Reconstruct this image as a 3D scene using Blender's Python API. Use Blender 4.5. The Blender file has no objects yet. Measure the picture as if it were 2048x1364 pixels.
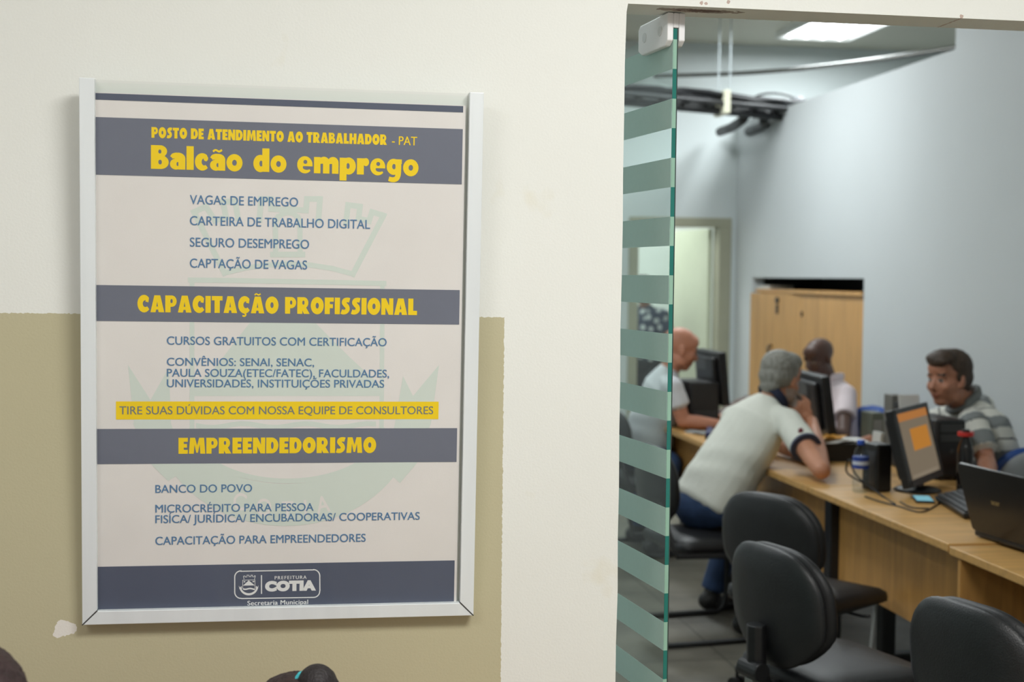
import bpy, bmesh, math, random
from mathutils import Vector, Matrix, Euler
random.seed(7)
PI = math.pi
SC = bpy.context.scene
COL = SC.collection

def V(*a): return Vector(a)
def lin(c):
    return tuple(((x/255.)/12.92 if x/255. <= .04045 else ((x/255.+.055)/1.055)**2.4) for x in c)

# ------------------------------------------------------------------ camera
# the wall with the poster is the plane y = 2.5, the floor z = 0, the camera stands at x = y = 0
F = 2700.0
YAW, PITCH, ROLL, EYE = math.atan(438/2700.), math.radians(2.735), .0105, 1.6
cf = V(math.sin(YAW)*math.cos(PITCH), math.cos(YAW)*math.cos(PITCH), -math.sin(PITCH))
_r = V(math.cos(YAW), -math.sin(YAW), 0); _u = _r.cross(cf)
cr = _r*math.cos(ROLL)+_u*math.sin(ROLL); cu = _u*math.cos(ROLL)-_r*math.sin(ROLL)
CAM = V(0, 0, EYE)
cam_d = bpy.data.cameras.new('camera'); cam = bpy.data.objects.new('camera', cam_d); COL.objects.link(cam)
cam_d.sensor_width = 36; cam_d.lens = F/2048*36; cam_d.clip_start = .05; cam_d.clip_end = 100
cam_d.dof.use_dof = True; cam_d.dof.focus_distance = 2.55; cam_d.dof.aperture_fstop = 4.0
m = Matrix((cr, cu, -cf)).transposed().to_4x4(); m.translation = CAM; cam.matrix_world = m
SC.camera = cam

def at(px, py, X=None, Y=None, Z=None):
    """The place in the room that a sight line meets on the plane x=X, y=Y or z=Z."""
    r = cf+cr*((px-1024)/F)-cu*((py-682)/F)
    t = X/r.x if X is not None else Y/r.y if Y is not None else (Z-EYE)/r.z
    return CAM+r*t

# ------------------------------------------------------------------ view, world, large lights
vs = SC.view_settings
SC.display_settings.display_device = 'sRGB'
vs.view_transform = 'Standard'; vs.look = 'None'; vs.exposure = 0.0; vs.gamma = 1.0; vs.use_curve_mapping = False
SC.cycles.use_denoising = True
SC.cycles.max_bounces = 8; SC.cycles.transparent_max_bounces = 16
SC.cycles.caustics_reflective = False; SC.cycles.caustics_refractive = False
SC.cycles.sample_clamp_indirect = 6
w = bpy.data.worlds.new('world'); SC.world = w; w.use_nodes = True
WORLD = w.node_tree.nodes['Background']
WORLD.inputs[0].default_value = (1.0, .99, .975, 1); WORLD.inputs[1].default_value = .42
HALL_W, OFFICE_W, BACK_W = 44, 46, 70     # watts of one lamp in the hall, the office, the room behind it

# ------------------------------------------------------------------ helpers
def tag(o, label=None, cat=None, group=None, kind=None):
    if label: o['label'] = label
    if cat: o['category'] = cat
    if group: o['group'] = group
    if kind: o['kind'] = kind
    return o

def empty(name, loc, rz=0.0, label=None, cat=None, group=None):
    o = bpy.data.objects.new(name, None); COL.objects.link(o)
    o.location = loc; o.rotation_euler = (0, 0, rz); o.empty_display_size = .1
    return tag(o, label, cat, group)

_mats = {}
def mat(name, col, rough=.5, metal=0., var=.0, scale=8., bump=0., bscale=60., spec=.5, stretch=None, coat=0., trans=0.):
    """Principled material with a procedural mottle (var) and a fine procedural bump."""
    if name in _mats: return _mats[name]
    M = bpy.data.materials.new(name); M.use_nodes = True; _mats[name] = M
    nt = M.node_tree; b = nt.nodes['Principled BSDF']
    c = lin(col)
    b.inputs['Roughness'].default_value = rough; b.inputs['Metallic'].default_value = metal
    b.inputs['Specular IOR Level'].default_value = spec; b.inputs['Coat Weight'].default_value = coat
    tc = nt.nodes.new('ShaderNodeTexCoord'); mp = nt.nodes.new('ShaderNodeMapping')
    nt.links.new(tc.outputs['Object'], mp.inputs['Vector'])
    if stretch: mp.inputs['Scale'].default_value = stretch
    n = nt.nodes.new('ShaderNodeTexNoise'); n.inputs['Scale'].default_value = scale; n.inputs['Detail'].default_value = 4
    nt.links.new(mp.outputs[0], n.inputs['Vector'])
    r = nt.nodes.new('ShaderNodeValToRGB')
    r.color_ramp.elements[0].position = .3; r.color_ramp.elements[1].position = .7
    r.color_ramp.elements[0].color = tuple(x*(1-var) for x in c)+(1,)
    r.color_ramp.elements[1].color = tuple(min(1, x*(1+var)) for x in c)+(1,)
    nt.links.new(n.outputs['Fac'], r.inputs['Fac']); nt.links.new(r.outputs[0], b.inputs['Base Color'])
    if bump:
        n2 = nt.nodes.new('ShaderNodeTexNoise'); n2.inputs['Scale'].default_value = bscale; n2.inputs['Detail'].default_value = 3
        nt.links.new(mp.outputs[0], n2.inputs['Vector'])
        bp = nt.nodes.new('ShaderNodeBump'); bp.inputs['Strength'].default_value = bump; bp.inputs['Distance'].default_value = .004
        nt.links.new(n2.outputs['Fac'], bp.inputs['Height']); nt.links.new(bp.outputs[0], b.inputs['Normal'])
    return M

def emit(name, col, strength):
    if name in _mats: return _mats[name]
    M = bpy.data.materials.new(name); M.use_nodes = True; _mats[name] = M
    nt = M.node_tree; nt.nodes.clear()
    o = nt.nodes.new('ShaderNodeOutputMaterial'); e = nt.nodes.new('ShaderNodeEmission')
    e.inputs[0].default_value = lin(col)+(1,); e.inputs[1].default_value = strength
    nt.links.new(e.outputs[0], o.inputs[0]); return M

def clear(name, tint, gloss=1.0, rough=.02, ior=1.5):
    """Thin clear pane: tinted see-through plus a fresnel reflection."""
    if name in _mats: return _mats[name]
    M = bpy.data.materials.new(name); M.use_nodes = True; _mats[name] = M
    nt = M.node_tree; nt.nodes.clear()
    o = nt.nodes.new('ShaderNodeOutputMaterial'); t = nt.nodes.new('ShaderNodeBsdfTransparent')
    g = nt.nodes.new('ShaderNodeBsdfGlossy'); mx = nt.nodes.new('ShaderNodeMixShader'); fr = nt.nodes.new('ShaderNodeFresnel')
    ml = nt.nodes.new('ShaderNodeMath'); ml.operation = 'MULTIPLY'; ml.inputs[1].default_value = gloss
    fr.inputs['IOR'].default_value = ior
    t.inputs[0].default_value = tuple(tint)+(1,); g.inputs['Roughness'].default_value = rough
    ge = nt.nodes.new('ShaderNodeNewGeometry'); fb = nt.nodes.new('ShaderNodeMath'); fb.operation = 'SUBTRACT'; fb.inputs[0].default_value = 1
    m2 = nt.nodes.new('ShaderNodeMath'); m2.operation = 'MULTIPLY'; nt.links.new(ge.outputs['Backfacing'], fb.inputs[1])
    nt.links.new(fr.outputs[0], ml.inputs[0]); nt.links.new(ml.outputs[0], m2.inputs[0]); nt.links.new(fb.outputs[0], m2.inputs[1]); nt.links.new(m2.outputs[0], mx.inputs[0])
    nt.links.new(t.outputs[0], mx.inputs[1]); nt.links.new(g.outputs[0], mx.inputs[2]); nt.links.new(mx.outputs[0], o.inputs[0])
    return M

class MB:
    """Collects shapes into one bmesh; build() links them as ONE object."""
    def __init__(s): s.bm = bmesh.new(); s.off = Vector((0, 0, 0)); s.mi = 0
    def _fin(s, vs, mtx):
        for v in vs: v.co = mtx @ v.co
        fs = set(f for v in vs for f in v.link_faces)
        for f in fs: f.material_index = s.mi
        return vs
    def box(s, a, b, rot=None, bev=0.):
        a, b = Vector(a), Vector(b); c = (a+b)/2; d = b-a
        M4 = Matrix.Translation(c)
        if rot is not None: M4 = M4 @ rot.to_4x4()
        q = bmesh.new(); bmesh.ops.create_cube(q, size=1)
        for v in q.verts: v.co = Vector((v.co.x*d.x, v.co.y*d.y, v.co.z*d.z))
        if bev: bmesh.ops.bevel(q, geom=q.edges[:], offset=min(bev, .45*min(abs(d.x), abs(d.y), abs(d.z))), segments=2, affect='EDGES', profile=.5)
        bmesh.ops.transform(q, matrix=M4, verts=q.verts[:])
        vm = {v: s.bm.verts.new(v.co) for v in q.verts}
        for f in q.faces: s.bm.faces.new([vm[v] for v in f.verts]).material_index = s.mi
        q.free(); return s
    def ell(s, c, rad, rot=None, seg=16, rings=10):
        r = bmesh.ops.create_uvsphere(s.bm, u_segments=seg, v_segments=rings, radius=1)['verts']
        M4 = Matrix.Translation(Vector(c))
        if rot is not None: M4 = M4 @ rot.to_4x4()
        s._fin(r, M4 @ Matrix.Diagonal((rad[0], rad[1], rad[2], 1)))
        return s
    def ico(s, c, r):
        q = bmesh.ops.create_icosphere(s.bm, subdivisions=2, radius=r)['verts']
        s._fin(q, Matrix.Translation(Vector(c)))
        return s
    def sweep(s, pts, rads):
        """overlapping spheres along a chain (to be fused by a remesh)"""
        for i in range(len(pts)-1):
            a, b = Vector(pts[i]), Vector(pts[i+1]); ra, rb = rads[i], rads[i+1]
            n = max(2, int((b-a).length/(min(ra, rb)*.5))+1)
            for k in range(n+1):
                t = k/n; s.ico(a.lerp(b, t), ra+(rb-ra)*t)
        return s
    def cone(s, a, b, ra, rb, seg=16, cap=True):
        a, b = Vector(a), Vector(b); d = b-a
        r = bmesh.ops.create_cone(s.bm, cap_ends=cap, segments=seg, radius1=ra, radius2=rb, depth=d.length)['verts']
        s._fin(r, Matrix.Translation((a+b)/2) @ d.to_track_quat('Z', 'Y').to_matrix().to_4x4())
        return s
    def tube(s, pts, r, seg=8, cap=True):
        pts = [Vector(p) for p in pts]; rings = []
        up = None
        for i, p in enumerate(pts):
            d = (pts[min(i+1, len(pts)-1)]-pts[max(i-1, 0)]).normalized()
            if up is None:
                up = Vector((0, 0, 1)) if abs(d.z) < .9 else Vector((1, 0, 0))
            x = d.cross(up).normalized(); y = x.cross(d).normalized(); up = y
            rr = r[i] if isinstance(r, (list, tuple)) else r
            rings.append([s.bm.verts.new(p+x*math.cos(2*PI*k/seg)*rr+y*math.sin(2*PI*k/seg)*rr) for k in range(seg)])
        for a, b in zip(rings, rings[1:]):
            for k in range(seg):
                f = s.bm.faces.new((a[k], a[(k+1) % seg], b[(k+1) % seg], b[k])); f.material_index = s.mi
        if cap:
            for q in (list(reversed(rings[0])), rings[-1]):
                f = s.bm.faces.new(q); f.material_index = s.mi
        return s
    def lathe(s, prof, c=(0, 0, 0), seg=24):
        c = Vector(c); rings = []
        for r, z in prof:
            rings.append([s.bm.verts.new(c+Vector((max(r, 1e-5)*math.cos(2*PI*k/seg), max(r, 1e-5)*math.sin(2*PI*k/seg), z))) for k in range(seg)])
        for a, b in zip(rings, rings[1:]):
            for k in range(seg):
                f = s.bm.faces.new((a[k], a[(k+1) % seg], b[(k+1) % seg], b[k])); f.material_index = s.mi
        f = s.bm.faces.new(list(reversed(rings[0]))); f.material_index = s.mi
        f = s.bm.faces.new(rings[-1]); f.material_index = s.mi
        return s
    def prism(s, poly, d, base=None):
        """closed outline of 3-D points extruded by the vector d"""
        d = Vector(d); a = [s.bm.verts.new(Vector(p)) for p in poly]; b = [s.bm.verts.new(Vector(p)+d) for p in poly]
        n = len(a)
        fs = [s.bm.faces.new(list(reversed(a))), s.bm.faces.new(b)]
        for k in range(n): fs.append(s.bm.faces.new((a[k], a[(k+1) % n], b[(k+1) % n], b[k])))
        for f in fs: f.material_index = s.mi
        return s
    def quads(s, vs, fs):
        q = [s.bm.verts.new(Vector(v)) for v in vs]
        for f in fs:
            ff = s.bm.faces.new([q[i] for i in f]); ff.material_index = s.mi
        return s
    def build(s, name, mats, parent=None, smooth=False, bevel=0., loc=None, label=None, subdiv=0):
        bmesh.ops.recalc_face_normals(s.bm, faces=s.bm.faces)
        me = bpy.data.meshes.new(name); 
        if loc is not None:
            bmesh.ops.translate(s.bm, verts=s.bm.verts, vec=-Vector(loc))
        s.bm.to_mesh(me); s.bm.free()
        for M in (mats if isinstance(mats, (list, tuple)) else [mats]): me.materials.append(M)
        o = bpy.data.objects.new(name, me); COL.objects.link(o)
        if parent: o.parent = parent
        if smooth:
            for p in me.polygons: p.use_smooth = True
        if bevel:
            md = o.modifiers.new('bevel', 'BEVEL'); md.width = bevel; md.segments = 3; md.limit_method = 'ANGLE'; md.angle_limit = .6
            if smooth: me.shade_smooth() if hasattr(me, 'shade_smooth') else None
        if subdiv:
            md = o.modifiers.new('sub', 'SUBSURF'); md.levels = subdiv; md.render_levels = subdiv
        if label: o['label'] = label
        return o

def copy_tree(o, parent=None):
    c = o.copy(); COL.objects.link(c)
    if parent: c.parent = parent
    for ch in list(o.children): copy_tree(ch, c)
    return c

def struct(o): o['kind'] = 'structure'; return o
# ------------------------------------------------------------------ materials of the rooms
def wall_front_material():
    """cream wall, beige painted dado with a hand-cut edge, a chip of missing paint and rust stains by the pivot"""
    M = bpy.data.materials.new('hall_wall_paint'); M.use_nodes = True; nt = M.node_tree; b = nt.nodes['Principled BSDF']
    b.inputs['Roughness'].default_value = .55; b.inputs['Specular IOR Level'].default_value = .3
    N, L = nt.nodes.new, nt.links.new
    g = N('ShaderNodeNewGeometry'); sx = N('ShaderNodeSeparateXYZ'); L(g.outputs['Position'], sx.inputs[0])
    def noise(scale, detail=3, vec=None):
        n = N('ShaderNodeTexNoise'); n.inputs['Scale'].default_value = scale; n.inputs['Detail'].default_value = detail
        L(vec or g.outputs['Position'], n.inputs['Vector']); return n.outputs['Fac']
    def op(kind, a, b=None, c=None):
        n = N('ShaderNodeMath'); n.operation = kind
        for i, x in enumerate((a, b, c)):
            if x is None: continue
            if isinstance(x, (int, float)): n.inputs[i].default_value = x
            else: L(x, n.inputs[i])
        return n.outputs[0]
    def mix(f, a, b):
        n = N('ShaderNodeMix'); n.data_type = 'RGBA'; L(f, n.inputs[0])
        for i, x in ((6, a), (7, b)):
            if isinstance(x, tuple): n.inputs[i].default_value = x+(1,)
            else: L(x, n.inputs[i])
        return n.outputs[2]
    X, Y, Z = sx.outputs
    jag = op('MULTIPLY', op('SUBTRACT', noise(160, 4), .5), .006)
    up = op('LESS_THAN', op('ADD', Z, jag), op('ADD', op('MULTIPLY', X, -.003), 1.5245))
    le = op('LESS_THAN', op('ADD', X, jag), .3905)
    fr = op('LESS_THAN', Y, 2.5012)
    dado = op('MULTIPLY', op('MULTIPLY', up, le), fr)
    # bare plaster chip
    ch = at(131, 1257, Y=2.5)
    dx = op('SUBTRACT', X, ch.x); dz = op('SUBTRACT', Z, ch.z)
    dist = op('SQRT', op('ADD', op('MULTIPLY', dx, dx), op('MULTIPLY', dz, dz)))
    chip = op('LESS_THAN', op('ADD', dist, op('MULTIPLY', op('SUBTRACT', noise(45, 3), .5), .034)), .0172)
    cream = mix(noise(1.6, 5), lin((231, 232, 225)), lin((239, 240, 234)))
    beige = mix(noise(2.4, 5), lin((189, 182, 150)), lin((197, 190, 158)))
    col = mix(dado, cream, beige)
    col = mix(chip, col, lin((234, 230, 222)))
    # rust and worn paint on the underside of the lintel, small specks on its face
    c2 = V(.80, 2.538, 2.115)
    ex = op('MULTIPLY', op('SUBTRACT', X, c2.x-.03), 1/.085); ey = op('MULTIPLY', op('SUBTRACT', Y, c2.y), 1/.018); ez = op('MULTIPLY', op('SUBTRACT', Z, 2.115), 1/.01)
    e2 = op('ADD', op('ADD', op('MULTIPLY', ex, ex), op('MULTIPLY', ey, ey)), op('MULTIPLY', ez, ez))
    st = op('MULTIPLY', op('LESS_THAN', op('ADD', e2, op('MULTIPLY', op('SUBTRACT', noise(70, 4), .5), 2.4)), 1.0), .75)
    col = mix(st, col, lin((120, 92, 70)))
    st2 = op('MULTIPLY', op('LESS_THAN', op('ADD', op('MULTIPLY', e2, 2.6), op('MULTIPLY', op('SUBTRACT', noise(110, 4), .5), 3.4)), .8), .8)
    col = mix(st2, col, lin((84, 48, 40)))
    for (px, py, rr) in ((1403, 6, .0035), (1412, 7, .003), (1457, 4, .0035), (1923, 33, .004)):
        q = at(px, py, Y=2.5); ax = op('SUBTRACT', X, q.x); az = op('SUBTRACT', Z, q.z)
        dd = op('SQRT', op('ADD', op('MULTIPLY', ax, ax), op('MULTIPLY', az, az)))
        sp = op('MULTIPLY', op('LESS_THAN', op('ADD', dd, op('MULTIPLY', op('SUBTRACT', noise(300, 2), .5), .004)), rr), .6)
        col = mix(sp, col, lin((150, 95, 62)))
    # faint yellow drips
    dr = noise(9, 3); dm = N('ShaderNodeMapRange'); L(dr, dm.inputs[0]); dm.inputs[1].default_value = .68; dm.inputs[2].default_value = .8; dm.inputs[3].default_value = 0; dm.inputs[4].default_value = .35
    col = mix(op('MULTIPLY', dm.outputs[0], op('SUBTRACT', 1, dado)), col, lin((224, 216, 186)))
    L(col, b.inputs['Base Color'])
    bp = N('ShaderNodeBump'); bp.inputs['Strength'].default_value = .12; bp.inputs['Distance'].default_value = .003
    L(op('ADD', noise(220, 2), noise(14, 3)), bp.inputs['Height']); L(bp.outputs[0], b.inputs['Normal'])
    return M

def floor_material(name, c0, c1):
    M = bpy.data.materials.new(name); M.use_nodes = True; nt = M.node_tree; b = nt.nodes['Principled BSDF']
    b.inputs['Roughness'].default_value = .5; N, L = nt.nodes.new, nt.links.new
    g = N('ShaderNodeNewGeometry'); n = N('ShaderNodeTexNoise'); n.inputs['Scale'].default_value = 3.2; n.inputs['Detail'].default_value = 7
    L(g.outputs['Position'], n.inputs['Vector'])
    br = N('ShaderNodeTexBrick'); br.offset = 0; br.inputs['Scale'].default_value = 1; br.inputs['Mortar Size'].default_value = .004
    br.inputs['Brick Width'].default_value = .6; br.inputs['Row Height'].default_value = .6; L(g.outputs['Position'], br.inputs['Vector'])
    r = N('ShaderNodeValToRGB'); r.color_ramp.elements[0].position = .35; r.color_ramp.elements[1].position = .65
    r.color_ramp.elements[0].color = lin(c0)+(1,); r.color_ramp.elements[1].color = lin(c1)+(1,); L(n.outputs['Fac'], r.inputs[0])
    mx = N('ShaderNodeMix'); mx.data_type = 'RGBA'; L(br.outputs['Fac'], mx.inputs[0]); L(r.outputs[0], mx.inputs[6]); mx.inputs[7].default_value = tuple(x*.55 for x in lin(c0))+(1,)
    L(mx.outputs[2], b.inputs['Base Color']); return M

def wood(name, c, rough=.42, stretch=(1, 9, 9)):
    M = bpy.data.materials.new(name); M.use_nodes = True; nt = M.node_tree; b = nt.nodes['Principled BSDF']; _mats[name] = M
    b.inputs['Roughness'].default_value = rough; N, L = nt.nodes.new, nt.links.new
    tc = N('ShaderNodeTexCoord'); mp = N('ShaderNodeMapping'); mp.inputs['Scale'].default_value = stretch; L(tc.outputs['Object'], mp.inputs[0])
    n = N('ShaderNodeTexNoise'); n.inputs['Scale'].default_value = 3.0; n.inputs['Detail'].default_value = 6; n.inputs['Distortion'].default_value = .6; L(mp.outputs[0], n.inputs['Vector'])
    r = N('ShaderNodeValToRGB'); r.color_ramp.elements[0].position = .3; r.color_ramp.elements[1].position = .72
    l = lin(c); r.color_ramp.elements[0].color = tuple(x*.82 for x in l)+(1,); r.color_ramp.elements[1].color = tuple(x*1.12 for x in l)+(1,)
    L(n.outputs['Fac'], r.inputs[0]); L(r.outputs[0], b.inputs['Base Color']); return M

M_HALL = wall_front_material()
M_OFF = mat('office_wall_paint', (214, 222, 222), .6, var=.02, scale=2.0, bump=.05, bscale=150)
M_CEIL = mat('office_ceiling_paint', (196, 194, 178), .7, var=.03, scale=1.5, bump=.05)
M_HCEIL = mat('hall_ceiling_paint', (232, 230, 222), .7, var=.02, bump=.05)
M_FLO = floor_material('office_floor_vinyl', (94, 91, 82), (124, 120, 108))
M_HFLO = floor_material('hall_floor_vinyl', (150, 138, 116), (170, 160, 138))

# ------------------------------------------------------------------ rooms
WALL_Y, BACK_Y, PART_X = 2.5, 11.3, 3.79
LINT = 2.115; CEIL = 3.62
b = MB()
# hall wall, left of the opening: outline with the slightly wavy plastered jamb edge
rng = random.Random(3)
edge = [(.6150+rng.uniform(-.0012, .0012)+(.004 if z > 2.0 else 0)*((z-2.0)/.115), z) for z in [i*.1 for i in range(0, 22)]]+[(.620, LINT)]
poly = [(-2.6, WALL_Y, 0)]+[(x, WALL_Y, z) for x, z in edge]+[(.62, WALL_Y, CEIL), (-2.6, WALL_Y, CEIL)]
b.prism(poly, (0, .1, 0))
b.box((.62, WALL_Y, LINT), (1.8, WALL_Y+.1, CEIL)); b.box((1.8, WALL_Y, 0), (4.4, WALL_Y+.1, CEIL))
struct(b.build('wall_front', M_HALL))
b = MB(); b.box((-2.6, -3.2, -.1), (4.4, WALL_Y+.05, 0)); struct(b.build('floor_hall', M_HFLO))
b = MB(); b.box((-2.6, -3.2, 3.05), (4.4, WALL_Y, 3.15)); struct(b.build('ceiling_hall', M_HCEIL))
b = MB(); b.box((-1.9, WALL_Y+.05, -.1), (6.6, 14.2, 0)); struct(b.build('floor', M_FLO))
b = MB(); b.box((-1.9, WALL_Y+.1, CEIL), (6.6, 14.2, CEIL+.1)); struct(b.build('ceiling', M_CEIL))
b = MB(); b.box((-1.9, WALL_Y+.1, 0), (-1.8, BACK_Y, CEIL)); struct(b.build('wall_left', M_OFF))
b = MB(); b.box((6.5, WALL_Y+.1, 0), (6.6, BACK_Y, CEIL)); struct(b.build('wall_far_right', M_OFF))
# back wall with the doorway
DX0, DX1, DZ = 2.89, 3.70, 2.075
b = MB(); b.box((-1.9, BACK_Y, 0), (DX0, BACK_Y+.14, CEIL)); b.box((DX1, BACK_Y, 0), (6.6, BACK_Y+.14, CEIL)); b.box((DX0, BACK_Y, DZ), (DX1, BACK_Y+.14, CEIL))
struct(b.build('wall_back', M_OFF))
M_FRAME = mat('door_frame_paint', (168, 168, 146), .5, var=.04)
b = MB()
for x0, x1, z0, z1 in ((DX0-.05, DX0+.035, 0, DZ-.0302), (DX1-.06, DX1+.05, 0, DZ-.0302), (DX0-.05, DX1+.05, DZ-.03, DZ+.05)):
    b.box((x0, BACK_Y-.015, z0), (x1, BACK_Y+.155, z1), bev=.004)
struct(b.build('trim_1', M_FRAME))
# room behind the doorway
b = MB(); b.box((1.4, 14.1, 0), (5.4, 14.2, CEIL)); b.box((1.4, BACK_Y+.14, 0), (1.5, 14.1, CEIL)); b.box((5.3, BACK_Y+.14, 0), (5.4, 14.1, CEIL))
struct(b.build('wall_rear', mat('rear_room_paint', (236, 240, 236), .6, var=.02)))
dl = empty('door_1', (DX1-.07, BACK_Y+.15, 0), math.radians(101)); struct(dl)
b = MB(); b.box((0, 0, .01), (.74, .036, DZ-.04), bev=.003); b.build('door_leaf', mat('door_leaf_paint', (206, 214, 190), .45, var=.02), dl)
b = MB()
for s in (-1, 1):
    y = .018+s*.03; b.cone((.68, .018+s*.015, 1.0), (.68, y+s*.02, 1.0), .011, .011); b.cone((.68, y+s*.02, 1.0), (.57, y+s*.02, 1.0), .009, .008)
b.build('door_handle', mat('door_handle_metal', (170, 170, 165), .3, 1.0), dl, smooth=True)
# partition on the right: full height near the hall, lower towards the back, a dark niche with the cupboard
n0 = at(1728, 560, X=PART_X); n1 = at(1505, 553, X=PART_X); NT = (n0.z+n1.z)/2
b = MB(); P0 = 7.40; PT = 2.945; PW = .10
b.box((PART_X, WALL_Y+.1, 0), (PART_X+PW, P0, CEIL))
b.box((PART_X, P0, 0), (PART_X+PW, n0.y, PT)); b.box((PART_X, n0.y, NT), (PART_X+PW, n1.y, PT)); b.box((PART_X, n1.y, 0), (PART_X+PW, BACK_Y, PT))
struct(b.build('wall_partition', mat('partition_paint', (202, 207, 208), .55, var=.02, scale=1.2, bump=.04, bscale=120)))
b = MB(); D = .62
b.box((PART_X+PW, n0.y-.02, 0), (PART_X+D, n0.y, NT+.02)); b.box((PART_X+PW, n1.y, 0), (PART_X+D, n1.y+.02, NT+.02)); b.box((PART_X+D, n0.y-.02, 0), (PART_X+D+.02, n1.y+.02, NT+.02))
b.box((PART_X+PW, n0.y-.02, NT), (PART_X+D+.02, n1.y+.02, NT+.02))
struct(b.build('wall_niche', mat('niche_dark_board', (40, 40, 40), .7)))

# ------------------------------------------------------------------ lamps
M_HOUS = mat('lamp_housing_white', (225, 226, 222), .4)
def lamp(loc, watts, color, label, tubes_along_y=True, size=(.62, 1.24), area=True, strength=8, name='ceiling_lamp', group='four-tube ceiling lights'):
    t = empty(name, loc, 0 if tubes_along_y else PI/2, label, 'ceiling light', group)
    wx, wy = size[0]/2, size[1]/2
    b = MB(); b.box((-wx, -wy, -.012), (wx, wy, 0)); 
    for s in (-1, 1):
        b.box((s*wx-.012, -wy, -.06), (s*wx+.012, wy, 0)); b.box((-wx, s*wy-.012, -.06), (wx, s*wy+.012, 0))
    b.build('housing', M_HOUS, t)
    for k in range(4):
        x = (k-1.5)*size[0]/4.3
        b = MB(); b.cone((x, -wy+.03, -.04), (x, wy-.03, -.04), .0145, .0145, seg=12)
        b.build('tube', emit('tube_%s' % name if False else 'lamp_tube_glow', (244, 250, 255), strength), t, smooth=True)
    if area:
        ld = bpy.data.lights.new('lamp_light', 'AREA'); ld.shape = 'RECTANGLE'; ld.size = size[0]*.95; ld.size_y = size[1]*.95
        ld.energy = watts; ld.color = color; lo = bpy.data.objects.new('lamp_light', ld); COL.objects.link(lo); lo.parent = t; lo.location = (0, 0, -.07)
    return t
HC = (1.0, .993, .97); OC = (.92, .98, 1.0)
lamp((-1.3, .3, 3.05), HALL_W*.45, HC, 'four-tube ceiling light in the hall over the waiting people', False, area=True)
lamp((.95, .7, 3.05), HALL_W*1.3, HC, 'four-tube ceiling light in the hall before the glass door', False, area=True)
LX = at(1626, 78, Z=CEIL-.05)
lamp((LX.x, LX.y-.62, CEIL), OFFICE_W, OC, 'bright four-tube ceiling light showing under the lintel above the far office')
lamp((2.5, 8.9, CEIL), OFFICE_W*1.25, OC, 'four-tube office ceiling light over the far desks, hidden by the lintel')
lamp((.9, 5.0, CEIL), OFFICE_W*.75, OC, 'unseen four-tube office ceiling light added to brighten the sitters at the near desks')  # unseen fixture, added here to light the backs of the seated men
lamp((.2, 9.3, CEIL), OFFICE_W*.7, OC, 'four-tube office ceiling light near the left office wall')
lamp((-.9, 5.8, CEIL), OFFICE_W*.4, OC, 'four-tube office ceiling light behind the poster wall')
lamp((2.6, 12.8, CEIL), BACK_W, (.96, 1, .98), 'four-tube ceiling light of the bright room behind the far doorway')
# ------------------------------------------------------------------ poster frame (leans a little off the wall, hangs 0.3 degrees out of true)
PA, PB, PC = .0415, -.0015, .0052
PR = Matrix.Rotation(PB, 3, 'Z') @ Matrix.Rotation(PA, 3, 'X') @ Matrix.Rotation(PC, 3, 'Y')
PO = V(-.0160, 2.4555, 1.4505); PWD, PHT = .7050, .9662
frame = empty('poster_frame', PO, 0, 'silver aluminium frame with a job-centre poster on the cream and beige wall', 'poster frame')
frame.rotation_mode = 'QUATERNION'; frame.rotation_quaternion = PR.to_quaternion()
def pp(px, py, depth=0.):
    """where the sight line meets the plane of the frame front moved back by depth: (u, w) in the frame"""
    n = PR @ V(0, 1, 0); o = PO+n*depth
    r = cf+cr*((px-1024)/F)-cu*((py-682)/F)
    t = (o-CAM).dot(n)/r.dot(n); q = PR.transposed() @ (CAM+r*t-PO)
    return q.x, q.z
M_ALU = mat('brushed_aluminium', (234, 239, 240), .40, .12, var=.03, scale=30, stretch=(1, 1, .05))
M_SLOT = mat('frame_dark_joint', (70, 68, 66), .7)
W2, H2 = PWD/2, PHT/2
RW = .0258; TH = .026
# rails: C profile, mitred at the bottom, cut square at the top
def rail(pts, name):
    b = MB(); b.prism([(x, 0, z) for x, z in pts], (0, TH, 0)); return b.build(name, M_ALU, frame, bevel=.0012)
rail([(-W2, -H2), (-W2+RW, -H2+RW), (-W2+RW, H2), (-W2, H2)], 'side_rail')
rail([(W2, -H2), (W2, H2), (W2-RW, H2), (W2-RW, -H2+RW)], 'side_rail')
rail([(-W2+.0012, -H2), (W2-.0012, -H2), (W2-RW-.0005, -H2+RW-.0012), (-W2+RW+.0005, -H2+RW-.0012)], 'bottom_rail')
b = MB()
for s_ in (-1, 1):
    b = MB(); a_, c_ = V(s_*W2, -.0004, -H2), V(s_*(W2-RW), -.0004, -H2+RW); n_ = V(.0007, 0, .0007*s_)
    b.prism([a_-n_, a_+n_, c_+n_, c_-n_] if s_ < 0 else [a_-n_, c_-n_, c_+n_, a_+n_], (0, .004, 0)); b.build('mitre_joint', M_SLOT, frame)
b = MB(); ZT = pp(560, 188, .008)[1]
b.box((-W2+RW-.006, .020, -H2+RW-.004), (W2-RW+.006, .024, ZT+.014)); b.build('backing_board', mat('backing_white', (226, 228, 222), .5), frame)
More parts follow.
